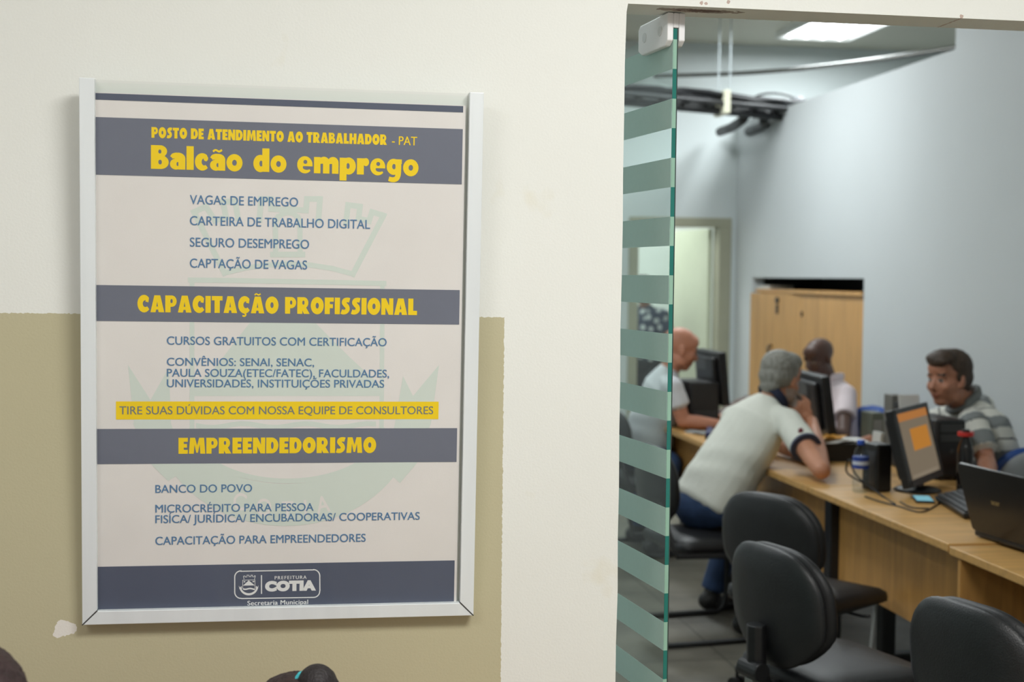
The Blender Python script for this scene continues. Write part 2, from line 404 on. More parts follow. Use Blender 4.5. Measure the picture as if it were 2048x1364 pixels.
# paper
DP = .0125
x0 = -W2+RW-.004; x1 = pp(930, 300, DP)[0]; z0 = -H2+RW-.004; z1 = pp(560, 198, DP)[1]
M_PAPER = mat('poster_paper', (235, 227, 224), .6, var=.025, scale=7, bump=.04, bscale=500)
b = MB()
NX, NZ = 24, 34; vsx = []
for j in range(NZ+1):
    for i in range(NX+1):
        x = x0+(x1-x0)*i/NX; z = z0+(z1-z0)*j/NZ
        if j == NZ: z += .0018*math.sin(i*.5)*0
        vsx.append((x, DP, z))
b.quads(vsx, [(j*(NX+1)+i, j*(NX+1)+i+1, (j+1)*(NX+1)+i+1, (j+1)*(NX+1)+i) for j in range(NZ) for i in range(NX)])
b.quads([(x0, DP+.0006, z0), (x1, DP+.0006, z0), (x1, DP+.0006, z1), (x0, DP+.0006, z1)], [(0, 3, 2, 1)])
paper = b.build('poster_sheet', M_PAPER, frame)
M_BAND = mat('print_slate', (112, 114, 129), .6, var=.03, scale=5)
M_BAND2 = mat('print_slate_deep', (86, 91, 110), .6, var=.05, scale=5)
M_YEL = mat('print_yellow', (255, 213, 0), .6, var=.02)
M_BLUE = mat('print_blue', (86, 126, 168), .6, var=.03)
M_GREY = mat('print_grey', (126, 130, 124), .6, var=.03)
M_GRN = mat('print_pale_green', (217, 223, 215), .6, var=.015)
M_WHT = mat('print_white', (238, 236, 236), .6)
def flat(polys, name, M, lift, parent=None, label=None):
    """printed areas: outlines in picture-measured frame coordinates, a hair in front of the sheet"""
    b = MB()
    for i_, p in enumerate(polys):
        q = [b.bm.verts.new(V(x, DP-lift-i_*1.5e-6, z)) for x, z in p]
        b.bm.faces.new(q)
    bmesh.ops.triangulate(b.bm, faces=b.bm.faces[:])
    return b.build(name, M, parent or paper, label=label)
def PX(l): return [pp(x, y, DP) for x, y in l]
def bandrect(yt, yb, xc=555):
    t = pp(xc, yt, DP)[1]; bt = pp(xc, yb, DP)[1]; e = .0005
    return [(x0+.001, bt), (x1-.0048, bt), (x1-.0048, t), (x0+.001, t)]
flat([bandrect(199, 212)], 'top_stripe', M_BAND2, .0005)
flat([bandrect(246, 359)], 'heading_band', M_BAND, .0005)
flat([bandrect(575, 645.5)], 'heading_band', M_BAND, .0005)
flat([bandrect(857, 926)], 'heading_band', M_BAND, .0005)
flat([bandrect(1127, 1225)], 'footer_band', M_BAND2, .0005)
ya, yb_ = pp(232, 820, DP), pp(877, 820, DP)
yt_, ybt = pp(555, 803, DP)[1], pp(555, 838.5, DP)[1]
flat([[(ya[0], ybt), (yb_[0], ybt), (yb_[0], yt_), (ya[0], yt_)]], 'yellow_strip', M_YEL, .0005)

_glyph = {}
def text_geo(body, bold=0., spacing=1.0):
    c = bpy.data.curves.new('t', 'FONT'); c.body = body; c.offset = bold; c.space_character = spacing; c.resolution_u = 6
    o = bpy.data.objects.new('t', c); COL.objects.link(o)
    dg = bpy.context.evaluated_depsgraph_get(); me = bpy.data.meshes.new_from_object(o.evaluated_get(dg))
    vs = [tuple(v.co) for v in me.vertices]; fs = [tuple(p.vertices) for p in me.polygons]
    bpy.data.objects.remove(o); bpy.data.curves.remove(c); bpy.data.meshes.remove(me)
    return vs, fs
def cap_h(bold):
    if bold not in _glyph:
        vs, _ = text_geo('H', bold); _glyph[bold] = (min(v[1] for v in vs), max(v[1] for v in vs))
    return _glyph[bold]
def line(b, body, xl, xr, yb, cap, bold=0., spacing=1.0, xat=None, lift=.0009):
    """one printed line: left and right pixel of its ink, baseline pixel at the left end, cap height in pixels"""
    strike = bold if bold < .05 else 0.; bold = bold-strike      # light extra weight: struck twice, a hair apart
    vs, fs = text_geo(body, bold, spacing); h0, h1 = cap_h(bold)
    ul, wl = pp(xl, yb, DP); ur, _ = pp(xr, yb, DP); hc = abs(pp(xl, yb-cap, DP)[1]-wl)
    mn = min(v[0] for v in vs); mx_ = max(v[0] for v in vs)
    sx = (ur-ul)/(mx_-mn); sy = hc/(h1-h0)
    for n_, dx_ in enumerate((-strike, strike) if strike else (0.,)):
        b.quads([(ul+(x-mn+dx_)*sx, DP-lift-n_*3e-6, wl+(y-h0)*sy) for x, y, z in vs], fs)
def block(name, M, lines, parent=None, label=None):
    for l in lines:          # every printed line is a piece of its own
        b = MB(); line(b, *l); b.build(name, M, parent or paper, label=label)
# heavy display letters of the headings, drawn as outlines (cap height 1): each shape is (outline, [holes])
def _el(cx, cy, rx, ry, a0=0, a1=360, n=30):
    return [(cx+rx*math.cos(math.radians(a0+(a1-a0)*k/n)), cy+ry*math.sin(math.radians(a0+(a1-a0)*k/n))) for k in range(n+(0 if abs(a1-a0) == 360 else 1))]
def _re(x0_, y0_, x1_, y1_): return ([(x0_, y0_), (x1_, y0_), (x1_, y1_), (x0_, y1_)], [])
def _st(pts, w_):
    """ribbon of even width along a smooth path"""
    P = []
    for i in range(len(pts)-1):
        p0, p1, p2, p3 = [Vector(pts[max(0, min(len(pts)-1, j))]) for j in (i-1, i, i+1, i+2)]
        for k in range(6):
            u = k/6.; P.append(.5*((2*p1)+(-p0+p2)*u+(2*p0-5*p1+4*p2-p3)*u*u+(-p0+3*p1-3*p2+p3)*u**3))
    P.append(Vector(pts[-1])); Q = []
    for i, p in enumerate(P):
        d = (P[min(i+1, len(P)-1)]-P[max(0, i-1)]).normalized(); n = Vector((-d.y, d.x)); ww = w_[0]+(w_[1]-w_[0])*i/(len(P)-1) if isinstance(w_, tuple) else w_
        Q.append((tuple(p+n*ww/2), tuple(p-n*ww/2)))
    return [([a_[0], a_[1], c_[1], c_[0]], []) for a_, c_ in zip(Q, Q[1:])]
_TIL = lambda x, y: _st([(x-.20, y), (x-.09, y+.07), (x+.06, y+.01), (x+.19, y+.08)], .085)
_O = [(_el(.43, .5, .43, .52), [_el(.43, .5, .105, .17)])]
_C = [(_el(.42, .5, .42, .52, 42, 322)+_el(.50, .5, .16, .20, 312, 52), []), ([(.50, .62), (.70, .58), (.735, .84), (.62, .96)], [])]
_A = [([(0, 0), (.25, 1), (.63, 1), (.88, 0), (.52, 0), (.49, .16), (.36, .16), (.33, 0)], [[(.38, .34), (.475, .34), (.43, .64)]])]
_P = [([(0, 0), (.34, 0), (.34, .33), (.44, .33)]+_el(.42, .665, .31, .335, -82, 90, 16)+[(0, 1)], [_el(.40, .67, .075, .125)])]
_c7 = [(_el(.32, .35, .32, .37, 48, 318)+_el(.40, .35, .11, .15, 305, 60), []), (_el(.47, .50, .10, .12), [])]
_a7 = [(_el(.26, .225, .26, .235), [_el(.33, .23, .05, .085)]), _re(.36, 0, .66, .46), (_el(.37, .46, .29, .25, 0, 180)+[(.30, .46), (.30, .44)], []), _st([(.08, .50), (.16, .60), (.34, .62), (.48, .52)], .17)]
_o7 = [(_el(.35, .35, .35, .37), [_el(.35, .35, .10, .125)])]
HEAVY = {
    'P': (_P, .74), 'O': (_O, .86), 'T': ([_re(0, .74, .70, 1), _re(.18, 0, .52, 1)], .70), 'A': (_A, .88), 'I': ([_re(0, 0, .34, 1)], .34),
    'D': ([([(0, 0), (.36, 0)]+_el(.36, .5, .44, .5, -90, 90, 20)+[(0, 1)], [_el(.40, .5, .085, .23)])], .80),
    'E': ([_re(0, 0, .34, 1), _re(0, 0, .60, .25), _re(0, .385, .55, .615), _re(0, .75, .60, 1)], .60),
    'F': ([_re(0, 0, .34, 1), _re(0, .36, .54, .60), _re(0, .75, .60, 1)], .60), 'L': ([_re(0, 0, .34, 1), _re(0, 0, .60, .26)], .60),
    'H': ([_re(0, 0, .33, 1), _re(.50, 0, .83, 1), _re(.2, .37, .6, .63)], .83),
    'N': ([_re(0, 0, .28, 1), _re(.52, 0, .80, 1), ([(0, 1), (.30, 1), (.80, 0), (.50, 0)], [])], .80),
    'M': ([([(0, 0), (.08, 1), (.40, 1), (.53, .52), (.66, 1), (.98, 1), (1.06, 0), (.74, 0), (.70, .58), (.585, .06), (.475, .06), (.36, .58), (.32, 0)], [])], 1.06),
    'R': (_P+[([(.30, .40), (.56, .42), (.82, 0), (.44, 0), (.30, .28)], [])], .82),
    'B': ([([(0, 0), (.40, 0)]+_el(.42, .29, .34, .29, -90, 60, 14)+_el(.40, .75, .29, .25, -50, 90, 14)+[(0, 1)], [_el(.39, .29, .075, .10), _el(.38, .735, .065, .085)])], .76),
    'S': ([_st([(.58, .84), (.46, .87), (.28, .84), (.20, .71), (.30, .57), (.42, .45), (.44, .28), (.32, .16), (.16, .13), (.03, .17)], .285)], .62),
    'C': (_C, .76), 'Ç': (_C+[_st([(.42, 0), (.50, -.08), (.42, -.17), (.28, -.15)], .10)], .76), 'Ã': (_A+[_TIL(.44, 1.09)], .88),
    'a': (_a7, .66), 'ã': (_a7+[_TIL(.33, .80)], .66), 'l': ([_re(0, 0, .31, 1)], .31), 'c': (_c7, .60), 'o': (_o7, .70),
    'd': ([(_el(.31, .35, .31, .37), [_el(.34, .35, .075, .125)]), _re(.39, 0, .70, 1)], .70),
    'e': ([(_el(.34, .35, .34, .37, 0, 318)+_el(.42, .235, .17, .10, 318, 182, 12)+[(.26, .29), (.68, .29)], [_el(.36, .475, .085, .085)])], .69),
    'm': ([_re(0, 0, .29, .70), _re(.40, 0, .69, .48), _re(.80, 0, 1.09, .48), (_el(.445, .47, .245, .25, 0, 180)+[(.2, .40), (.40, .42)], []), (_el(.845, .47, .245, .25, 0, 180)+[(.6, .40), (.80, .42)], [])], 1.09),
    'p': ([(_el(.40, .35, .32, .37), [_el(.37, .35, .075, .125)]), _re(0, -.28, .31, .70)], .72),
    'r': ([_re(0, 0, .31, .70), (_el(.40, .54, .14, .175), []), _re(.2, .44, .40, .70)], .54),
    'g': ([(_el(.32, .37, .32, .35), [_el(.33, .38, .08, .115)]), _st([(.52, .62), (.53, .3), (.52, .02), (.44, -.14), (.28, -.19), (.10, -.15)], (.27, .20)), _re(.44, .50, .68, .70)], .69)}
def heavy_geo(body, gap=.065, space=.36):
    from mathutils.geometry import tessellate_polygon
    vs, fs, x, lay = [], [], 0., 0
    for ch in body:
        if ch == ' ': x += space; continue
        shapes, adv = HEAVY[ch]; shapes = [q for sh in shapes for q in (sh if isinstance(sh, list) else [sh])]
        for k, (out, holes) in enumerate(shapes):
            loops = [[Vector((px_+x, py_, 0)) for px_, py_ in lp_] for lp_ in [out]+holes]
            base = len(vs); vs += [(v.x, v.y, k*2e-5) for lp_ in loops for v in lp_]
            fs += [tuple(base+i for i in t) for t in tessellate_polygon(loops)]
        x += adv+gap
    return vs, fs
def heavy_line(b, body, xl, xr, yb, cap, lift=.0008, gap=.065, space=.36):
    vs, fs = heavy_geo(body, gap, space)
    ul, wl = pp(xl, yb, DP); ur, _ = pp(xr, yb, DP); hc = abs(pp(xl, yb-cap, DP)[1]-wl)
    mn = min(v[0] for v in vs); sx = (ur-ul)/(max(v[0] for v in vs)-mn)
    b.quads([(ul+(x-mn)*sx, DP-lift-z*.1, wl+y*hc) for x, y, z in vs], fs)
def heavy_block(lines, label=None):
    b = MB()
    for l in lines: heavy_line(b, *l)
    return b.build('heading_lettering', M_YEL, paper, label=label)
heavy_block([('POSTO DE ATENDIMENTO AO TRABALHADOR', 303, 774, 275.5, 21.5)], 'yellow first heading line')
heavy_block([('Balcão do emprego', 302, 837, 337.5, 47.5, .0008, .05, .42)], 'large yellow heading')
heavy_block([('CAPACITAÇÃO PROFISSIONAL', 275, 834, 624, 34)])
heavy_block([('EMPREENDEDORISMO', 357, 752, 907.5, 32)])
block('heading_lettering', M_YEL, [('- PAT', 784, 834, 289.5, 17.3, .009)], label='thin yellow abbreviation')
block('body_lettering', M_BLUE, [
    ('VAGAS DE EMPREGO', 380, 596, 408, 18, .009), ('CARTEIRA DE TRABALHO DIGITAL', 380, 740, 450, 18, .009),
    ('SEGURO DESEMPREGO', 380, 618, 493, 18, .009), ('CAPTAÇÃO DE VAGAS', 380, 614, 535, 18, .009)])
block('body_lettering', M_BLUE, [
    ('CURSOS GRATUITOS COM CERTIFICAÇÃO', 334, 773, 689, 16.3, .009), ('CONVÊNIOS: SENAI, SENAC,', 334, 628, 731, 15.6, .009),
    ('PAULA SOUZA(ETEC/FATEC), FACULDADES,', 334, 778, 753, 15.6, .009), ('UNIVERSIDADES, INSTITUIÇÕES PRIVADAS', 334, 768, 774, 15.6, .009)])
block('strip_lettering', M_GREY, [('TIRE SUAS DÚVIDAS COM NOSSA EQUIPE DE CONSULTORES', 239, 866, 828.5, 16, .009)])
block('body_lettering', M_BLUE, [
    ('BANCO DO POVO', 311, 504, 985.5, 15.6, .009), ('MICROCRÉDITO PARA PESSOA', 311, 627, 1025, 15.6, .009),
    ('FISÍCA/ JURÍDICA/ ENCUBADORAS/ COOPERATIVAS', 311, 839, 1046, 15.6, .009), ('CAPACITAÇÃO PARA EMPREENDEDORES', 311, 731, 1089.5, 16, .009)])

def stroke(pts, wpx, closed=False):
    """a poly-line drawn with a flat pen, as quads in frame coordinates"""
    out = []; P = [Vector(pp(x, y, DP)) for x, y in pts]; hw = wpx/2*.000912
    segs = list(zip(P, P[1:]))+([(P[-1], P[0])] if closed else [])
    for a, c in segs:
        d = (c-a)
        if d.length < 1e-6: continue
        d.normalize(); n = Vector((-d.y, d.x))*hw; a2, c2 = a-d*hw*.98, c+d*hw*.98
        out.append([tuple(a2+n), tuple(a2-n), tuple(c2-n), tuple(c2+n)])
    return out
def arc(cx, cy, rx, ry, a0, a1, n=20):
    return [(cx+rx*math.cos(math.radians(a0+(a1-a0)*k/n)), cy+ry*math.sin(math.radians(a0+(a1-a0)*k/n))) for k in range(n+1)]
# pale crest printed across the sheet: mural crown, shield, hill, ribbon
cr_ = stroke([(449, 546), (388, 424), (412, 413), (430, 441), (452, 434), (446, 404), (470, 402)], 11)
cr_ += stroke([(470, 402), (476, 436)], 11)
cr_ += stroke([(519, 440), (522, 398), (542, 398), (542, 418), (577, 420), (577, 418), (612, 421), (614, 398), (640, 398), (637, 440)], 11)
cr_ += stroke([(692, 446), (696, 410), (720, 413), (717, 437), (738, 442), (744, 424), (767, 431), (706, 548)], 11)
cr_ += stroke([(449, 546), (490, 536), (535, 530), (575, 528), (620, 530), (665, 537), (706, 548)], 10)
cr_ += stroke([(551, 508), (551, 446), (556, 434), (566, 427), (576, 425), (587, 427), (596, 435), (600, 446), (600, 509)], 10)+stroke([(546, 509), (605, 509)], 11)
cr_ += stroke([(381, 560), (470, 561), (575, 563), (680, 565), (768, 567)], 10)
cr_ += stroke([(384, 560), (384, 860)], 9)+stroke([(765, 566), (763, 860)], 9)
cr_ += stroke([(384, 860)]+arc(574, 860, 190, 102, 180, 0, 28)[1:], 10)
flat(cr_, 'crest_outline', M_GRN, .0002)
hill = [(566, 578), (640, 655), (700, 715), (762, 772), (762, 792), (384, 792), (384, 776), (430, 735), (500, 645)]
flat([PX(hill)], 'crest_hill', M_GRN, .00016)
rib = []
def ribbon(cx, cy, rxo, ryo, rxi, ryi, a0, a1, n=36):
    o = arc(cx, cy, rxo, ryo, a0, a1, n); i = arc(cx, cy, rxi, ryi, a0, a1, n)
    return [PX([o[k], o[k+1], i[k+1], i[k]]) for k in range(n)]
rib += ribbon(570, 830, 262, 222, 205, 138, 168, 12)
rib += [PX([(256, 730), (301, 800), (306, 846), (268, 846)]), PX([(301, 800), (338, 735), (342, 846), (306, 846)]),
        PX([(878, 730), (826, 792), (822, 846), (862, 846)]), PX([(826, 792), (806, 752), (790, 846), (822, 846)])]
rib += [PX([(266, 846), (342, 846), (372, 940), (336, 962), (300, 926)]), PX([(862, 846), (790, 846), (770, 940), (800, 966), (834, 926)])]
flat(rib, 'crest_ribbon', M_GRN, .00024)
wav = [PX([(392+k*18, 846+4*math.sin(k*.9)), (410+k*18, 846+4*math.sin(k*.9+.9)), (410+k*18, 856+4*math.sin(k*.9+.9)), (392+k*18, 856+4*math.sin(k*.9))]) for k in range(20)]
flat(wav, 'crest_wave', M_GRN, .0002)
# COTIA on the ribbon, letters set round the arc in paper colour
b = MB()
for ch, ax, ay, rot in (('C', 476, 1019, -14), ('O', 526, 1031, -7), ('T', 575, 1036, 0), ('I', 612, 1033, 5), ('A', 648, 1025, 11)):
    vs, fs = text_geo(ch, .015); h0, h1 = cap_h(.015); s = 34*.000912/(h1-h0); mnx = (min(v[0] for v in vs)+max(v[0] for v in vs))/2
    u, w_ = pp(ax, ay, DP); ca, sa = math.cos(math.radians(-rot)), math.sin(math.radians(-rot))
    b.quads([(u+((x-mnx)*ca+(y-h0)*sa)*s*.8, DP-.0003, w_+(-(x-mnx)*sa+(y-h0)*ca)*s) for x, y, z in vs], fs)
b.build('crest_lettering', M_PAPER, paper)
# municipal emblem on the footer
em = stroke([(482, 1142.3), (627, 1139.5)]+arc(627, 1151.5, 12.5, 12.5, -90, 0, 6)+[(639.8, 1181)]+arc(627, 1182, 12.5, 12.5, 0, 90, 6)+[(484, 1196.8)]+arc(482, 1184, 12.5, 12.5, 90, 180, 6)+[(469.5, 1155)]+arc(482, 1154, 12.5, 12.5, 180, 270, 6), 2.2)
em += stroke([(523, 1151), (523, 1186.5)], 2.2)
em += stroke([(488, 1158), (487, 1152), (490, 1151.5), (491, 1154), (494, 1153.5), (494, 1150), (498, 1150), (498, 1153), (502, 1153), (502, 1150), (505, 1150), (505, 1153), (508, 1153.5), (509, 1151), (511, 1151.5), (509, 1158)], 1.0)
em += stroke([(485.5, 1160), (510, 1159.5), (510, 1176)], 1.0)+stroke([(485.5, 1160), (485.5, 1176)], 1.0)
em += [PX([(497.5, 1160.5), (509.5, 1170.5), (486, 1171)])]
em += [PX([(486+k*3, 1176+.9*math.sin(k)), (489+k*3, 1176+.9*math.sin(k+1)), (489+k*3, 1179+.9*math.sin(k+1)), (486+k*3, 1179+.9*math.sin(k))]) for k in range(8)]
em += [PX([(487.5, 1162), (491, 1162), (490, 1164.5), (487.5, 1164.5)]), PX([(505, 1162), (509, 1161.5), (508.5, 1164), (505, 1164)])]
em += ribbon(497.5, 1172, 19, 18.5, 15.5, 14, 172, 8, 18)
em += [PX([(477.5, 1171), (480, 1175), (483, 1171.5), (484, 1178), (479, 1178)]), PX([(517, 1170), (515, 1174), (512, 1171), (511.5, 1177), (516, 1177)])]
flat(em, 'municipal_emblem', M_WHT, .0009)
block('emblem_lettering', M_WHT, [('PREFEITURA', 549.5, 613, 1158.6, 6.6, .02, 1.25), ('COTIA', 530, 632, 1183, 21, .09, 1.12)])
block('footer_lettering', M_WHT, [('Secretaria Municipal', 495, 616, 1210.5, 9.0, .018, 1.05)])
# clear cover sheet held in the rails, standing a little above the paper
b = MB(); zc = pp(560, 178, .008)[1]
b.box((-W2+RW-.005, .0085, -H2+RW-.004), (W2-RW+.005, .0110, zc))
b.build('clear_cover', clear('acrylic_clear', (.985, .995, .99), .5, .05), frame)
# ------------------------------------------------------------------ glass door, open into the office
GA = math.atan2(.28, -.036)           # direction of the pane in plan, from its pivot end at the lintel
GD = V(math.cos(GA), math.sin(GA), 0)
gd = empty('glass_door', (.735, 2.558, 0), GA, 'open frameless glass door with frosted bands and white top hinge', 'glass door')
GT, GL, GZ0, GZ1 = .010, .86, .012, 2.083   # local x runs along the pane, local +y is the side towards the poster wall
def frost_material():
    M = bpy.data.materials.new('frosted_film'); M.use_nodes = True; nt = M.node_tree; nt.nodes.clear(); N, L = nt.nodes.new, nt.links.new
    o = N('ShaderNodeOutputMaterial'); d = N('ShaderNodeBsdfDiffuse'); t = N('ShaderNodeBsdfTranslucent'); mx = N('ShaderNodeMixShader')
    n = N('ShaderNodeTexNoise'); n.inputs['Scale'].default_value = 90; g = N('ShaderNodeNewGeometry'); L(g.outputs['Position'], n.inputs['Vector'])
    r = N('ShaderNodeValToRGB'); r.color_ramp.elements[0].color = lin((216, 236, 231))+(1,); r.color_ramp.elements[1].color = lin((221, 240, 236))+(1,); L(n.outputs['Fac'], r.inputs[0])
    L(r.outputs[0], d.inputs[0]); L(r.outputs[0], t.inputs[0]); mx.inputs[0].default_value = .5
    L(d.outputs[0], mx.inputs[1]); L(t.outputs[0], mx.inputs[2]); L(mx.outputs[0], o.inputs[0]); return M
b = MB(); b.box((.0012, 0, GZ0), (GL, GT, GZ1)); b.build('glass_pane', clear('door_glass', (.90, .955, .935), .9, .01), gd)
M_FROST = frost_material()
ZB = 1.6055; SP = .1142; BH = .0567; bands = []
k = 4
while ZB+k*SP-BH > .08:
    bands.append((ZB+k*SP-BH, ZB+k*SP)); k -= 1
for z0_, z1_ in bands:
    b = MB(); b.box((.0012, GT+.0003, z0_), (GL, GT+.0007, z1_)); b.build('frosted_band', M_FROST, gd)
b = MB(); zs = GZ0
M_E = [mat('glass_edge_teal', (38, 118, 108), .15, var=.12, scale=5), mat('glass_edge_film_light', (150, 190, 170), .3, var=.05), mat('glass_edge_arris', (52, 66, 62), .3)]  # pale edge segments have the light scattered by the frosted bands painted in
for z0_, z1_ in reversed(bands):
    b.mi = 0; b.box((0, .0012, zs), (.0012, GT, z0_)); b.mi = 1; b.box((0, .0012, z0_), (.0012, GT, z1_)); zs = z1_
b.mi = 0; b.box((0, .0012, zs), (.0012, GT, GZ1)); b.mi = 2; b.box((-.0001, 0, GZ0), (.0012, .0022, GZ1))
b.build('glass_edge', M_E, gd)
M_HW = mat('hinge_white_enamel', (245, 245, 245), .35, var=.015)
hp = empty('top_hinge', (0, 0, 0)); hp.parent = gd
bpy.data.objects.remove(hp)
b = MB()
def cheek(y0, y1):
    b.prism([(-.003, y0, 2.060), (.010, y0, 2.050), (.130, y0, 2.050), (.150, y0, 2.060), (.150, y0, LINT-.012), (.140, y0, LINT-.004), (-.003, y0, LINT-.002)], (0, y1-y0, 0))
cheek(GT+.0008, GT+.0135); cheek(-.0135, -.0008); b.box((-.003, -.0008, GZ1+.001), (.15, GT+.0008, LINT-.002))
hg = b.build('top_hinge', M_HW, gd, bevel=.0025)
b = MB()
for x in (.035, .115): b.cone((x, GT+.0132, 2.083), (x, GT+.0146, 2.083), .0105, .0095, seg=24)
b.build('screw_cover', mat('hinge_cap_white', (222, 223, 222), .4), hg, smooth=False)
b = MB(); b.cone((.03, GT/2, LINT-.004), (.03, GT/2, LINT+.004), .009, .009); b.build('pivot_pin', mat('pivot_steel', (150, 150, 150), .3, 1), hg)

# ------------------------------------------------------------------ desks: one run along x = 2.12 .. 2.80
M_DESK = wood('desk_maple', (206, 160, 96)); M_PANEL = wood('desk_panel_maple', (196, 146, 82), stretch=(9, 9, 1))
M_BLK = mat('black_steel_paint', (24, 24, 26), .45, var=.1)
M_PLA = mat('black_plastic', (26, 26, 28), .42, var=.15, bump=.1, bscale=200)
DXA, DXB, DT = 2.12, 2.90, .74
def desk(y0, y1, label, leg_near=True, leg_far=False, panel_in=.10, dz=0., grp='desks in one long row'):
    t = empty('desk', ((DXA+DXB)/2, (y0+y1)/2, 0), 0, label, 'desk', grp)
    hx, hy = (DXB-DXA)/2, (y1-y0)/2-.002
    b = MB(); b.box((-hx, -hy, DT-.028+dz), (hx, hy, DT+dz), bev=.003); b.build('desk_top', M_DESK, t)
    b = MB(); b.box((-hx+panel_in, -hy+.04, .36), (-hx+panel_in+.018, hy-.04, DT-.028+dz)); b.build('modesty_panel', M_PANEL, t)
    for on, s in ((leg_near, -1), (leg_far, 1)):
        if not on: continue
        y = s*(hy-.06)
        for px_ in (.06, .30):
            b = MB(); b.box((-hx+px_, y-.034, .045), (-hx+px_+.06, y+.034, DT-.029+dz), bev=.008); b.build('leg_post', M_BLK, t)
        b = MB(); b.box((-hx+.03, y-.03, .0), (hx-.08, y+.03, .045), bev=.008); b.build('leg_foot', M_BLK, t)
    return t
d = desk(4.10, 5.32, 'maple desk under the tilted monitor and the water bottle', False, True)
b = MB(); b.cone((-.302, -.50, .690), (-.285, -.50, .690), .016, .016, seg=16); b.build('panel_bolt', M_BLK, d, smooth=False)
desk(5.324, 6.72, 'maple desk the grey-haired man rests his elbow on', False, True)
desk(6.724, 8.25, 'maple desk at the far end in front of the bald man', False, True)
d = desk(2.75, 4.096, 'maple desk nearest the wall under the open laptop', True, False, panel_in=.30, dz=-.006)
b = MB(); b.box((-.385, .60, .36), (.30, .618, .70)); b.build('end_panel', M_PANEL, d)
b = MB(); b.box((-.03, -.28, .40), (.0, .18, .70)); b.build('drawer_front', M_PANEL, d)
b = MB(); b.tube([(-.032, -.06, .60), (-.055, -.055, .60), (-.055, .055, .60), (-.032, .06, .60)], .005); b.build('drawer_handle', mat('steel', (160, 160, 158), .3, 1), d, smooth=True)

# ------------------------------------------------------------------ cupboard in the niche
cy0, cy1 = n0.y+.012, at(1513, 640, X=PART_X).y; CZ = at(1560, 579, X=PART_X).z
ym = at(1600, 640, X=PART_X).y
cb = empty('cupboard', (PART_X+.30, (cy0+cy1)/2, 0), 0, 'two-door beech cupboard standing in the dark wall niche', 'cupboard')
hy = (cy1-cy0)/2; yo = (cy0+cy1)/2
M_CUP = wood('cupboard_beech', (206, 158, 98), .45, stretch=(8, 8, .8))
b = MB(); b.box((-.27, -hy, 0), (.27, hy, CZ-.03)); b.build('carcass', M_CUP, cb)
b = MB(); b.box((-.31, -hy-.005, CZ-.03), (.27, hy+.01, CZ), bev=.004); b.build('cupboard_top', M_CUP, cb)
ld = empty('x', (0, 0, 0)); bpy.data.objects.remove(ld)
def cdoor(ya, yb, ang, hinge_far):
    o_ = MB(); wd = abs(yb-ya)-.004
    o_.box((-.018, -wd if hinge_far else 0, .06), (0, 0 if hinge_far else wd, CZ-.034), bev=.002)
    o = o_.build('cupboard_door', M_CUP, cb); o.location = (-.272, (yb if hinge_far else ya)-yo, 0); o.rotation_euler = (0, 0, ang)
    return o, wd
dl_, wd = cdoor(ym, cy1, math.radians(4), False)
b = MB(); yk = wd*.45
b.cone((-.018, yk, CZ-.085), (-.030, yk, CZ-.085), .026, .024); b.box((-.026, yk-.016, CZ-.19), (-.018, yk+.016, CZ-.12)); b.build('door_lock', mat('lock_steel', (70, 70, 72), .35, .8), dl_)
b = MB(); yk = wd*.55; zk = CZ-.50
b.tube([(-.018, yk, zk+.05), (-.045, yk, zk+.05), (-.05, yk, zk+.04), (-.05, yk, zk-.04), (-.045, yk, zk-.05), (-.018, yk, zk-.05)], .011); b.build('door_handle', mat('handle_grey', (120, 108, 92), .35, .8), dl_, smooth=True)
dr_, wd2 = cdoor(cy0, ym, 0, False)
b = MB(); b.box((-.026, wd2-.02, CZ-.2), (-.018, wd2+.002, CZ-.16)); b.build('latch', mat('lock_steel', (70, 70, 72)), dr_)
pq = at(1545, 570, X=PART_X+.14)
b = MB()
for k in range(5): b.box((-.10, -.19, .006*k), (.11+.004*(k % 2), .19-.006*(k % 3), .006*k+.005))
o = b.build('paper_pile', mat('paper_white', (226, 226, 222), .7)); o.location = (PART_X+.14, pq.y, CZ+.001); tag(o, 'pile of white paper lying on top of the cupboard in the niche', 'papers')

# ------------------------------------------------------------------ cable tray with black cables over the partition, and the swagged conduit
ct = empty('cable_tray', (3.1, 10.2, 2.95), 0, 'black cable tray full of cables hung on wires below the ceiling', 'cable tray')
A_, B_ = V(-4.88, -1.29, .12), V(.86, .06, -.03)
def lp(t, dz=0., dy=0.): return A_.lerp(B_, t)+V(0, dy, dz)
M_CAB = mat('cable_black', (30, 31, 33), .5, var=.2)
b = MB()
dirv = (B_-A_).normalized(); side = dirv.cross(V(0, 0, 1)).normalized()
for s in (-1, 1): b.tube([A_+side*.10*s, B_+side*.10*s], .022, 6)
b.tube([A_+V(0, 0, -.05), B_+V(0, 0, -.05)], .03, 6)
for k in range(30): q = lp(k/29.); b.tube([q-side*.1, q+side*.1], .012, 6)
b.build('tray_rail', M_CAB, ct, smooth=True)
rg = random.Random(5)
for k in range(6):
    b = MB(); off = rg.uniform(-.08, .08)
    b.tube([lp(i/27., .03+.02*math.sin(i*1.3+k*2)+.012*k/2, 0)+side*(off+.02*math.sin(i*.9+k)) for i in range(28)], .020, 7); b.build('cable', M_CAB, ct, smooth=True)
for k, (dx, sp_) in enumerate(((-.45, .34), (-.28, .3), (-.10, .22))):
    b = MB(); s0 = B_+V(dx, 0, -.03)
    b.tube([s0, s0+V(.0, sp_*.25, -.03), s0+V(.02+.05*k, sp_*.8, -.04), s0+V(.04+.05*k, sp_*1.5, -.05), s0+V(.05+.05*k, sp_*2.4, -.05)], .040 if k < 2 else .026, 7); b.build('cable', M_CAB, ct, smooth=True)
b = MB(); lc = B_+V(-.22, 0, .06)
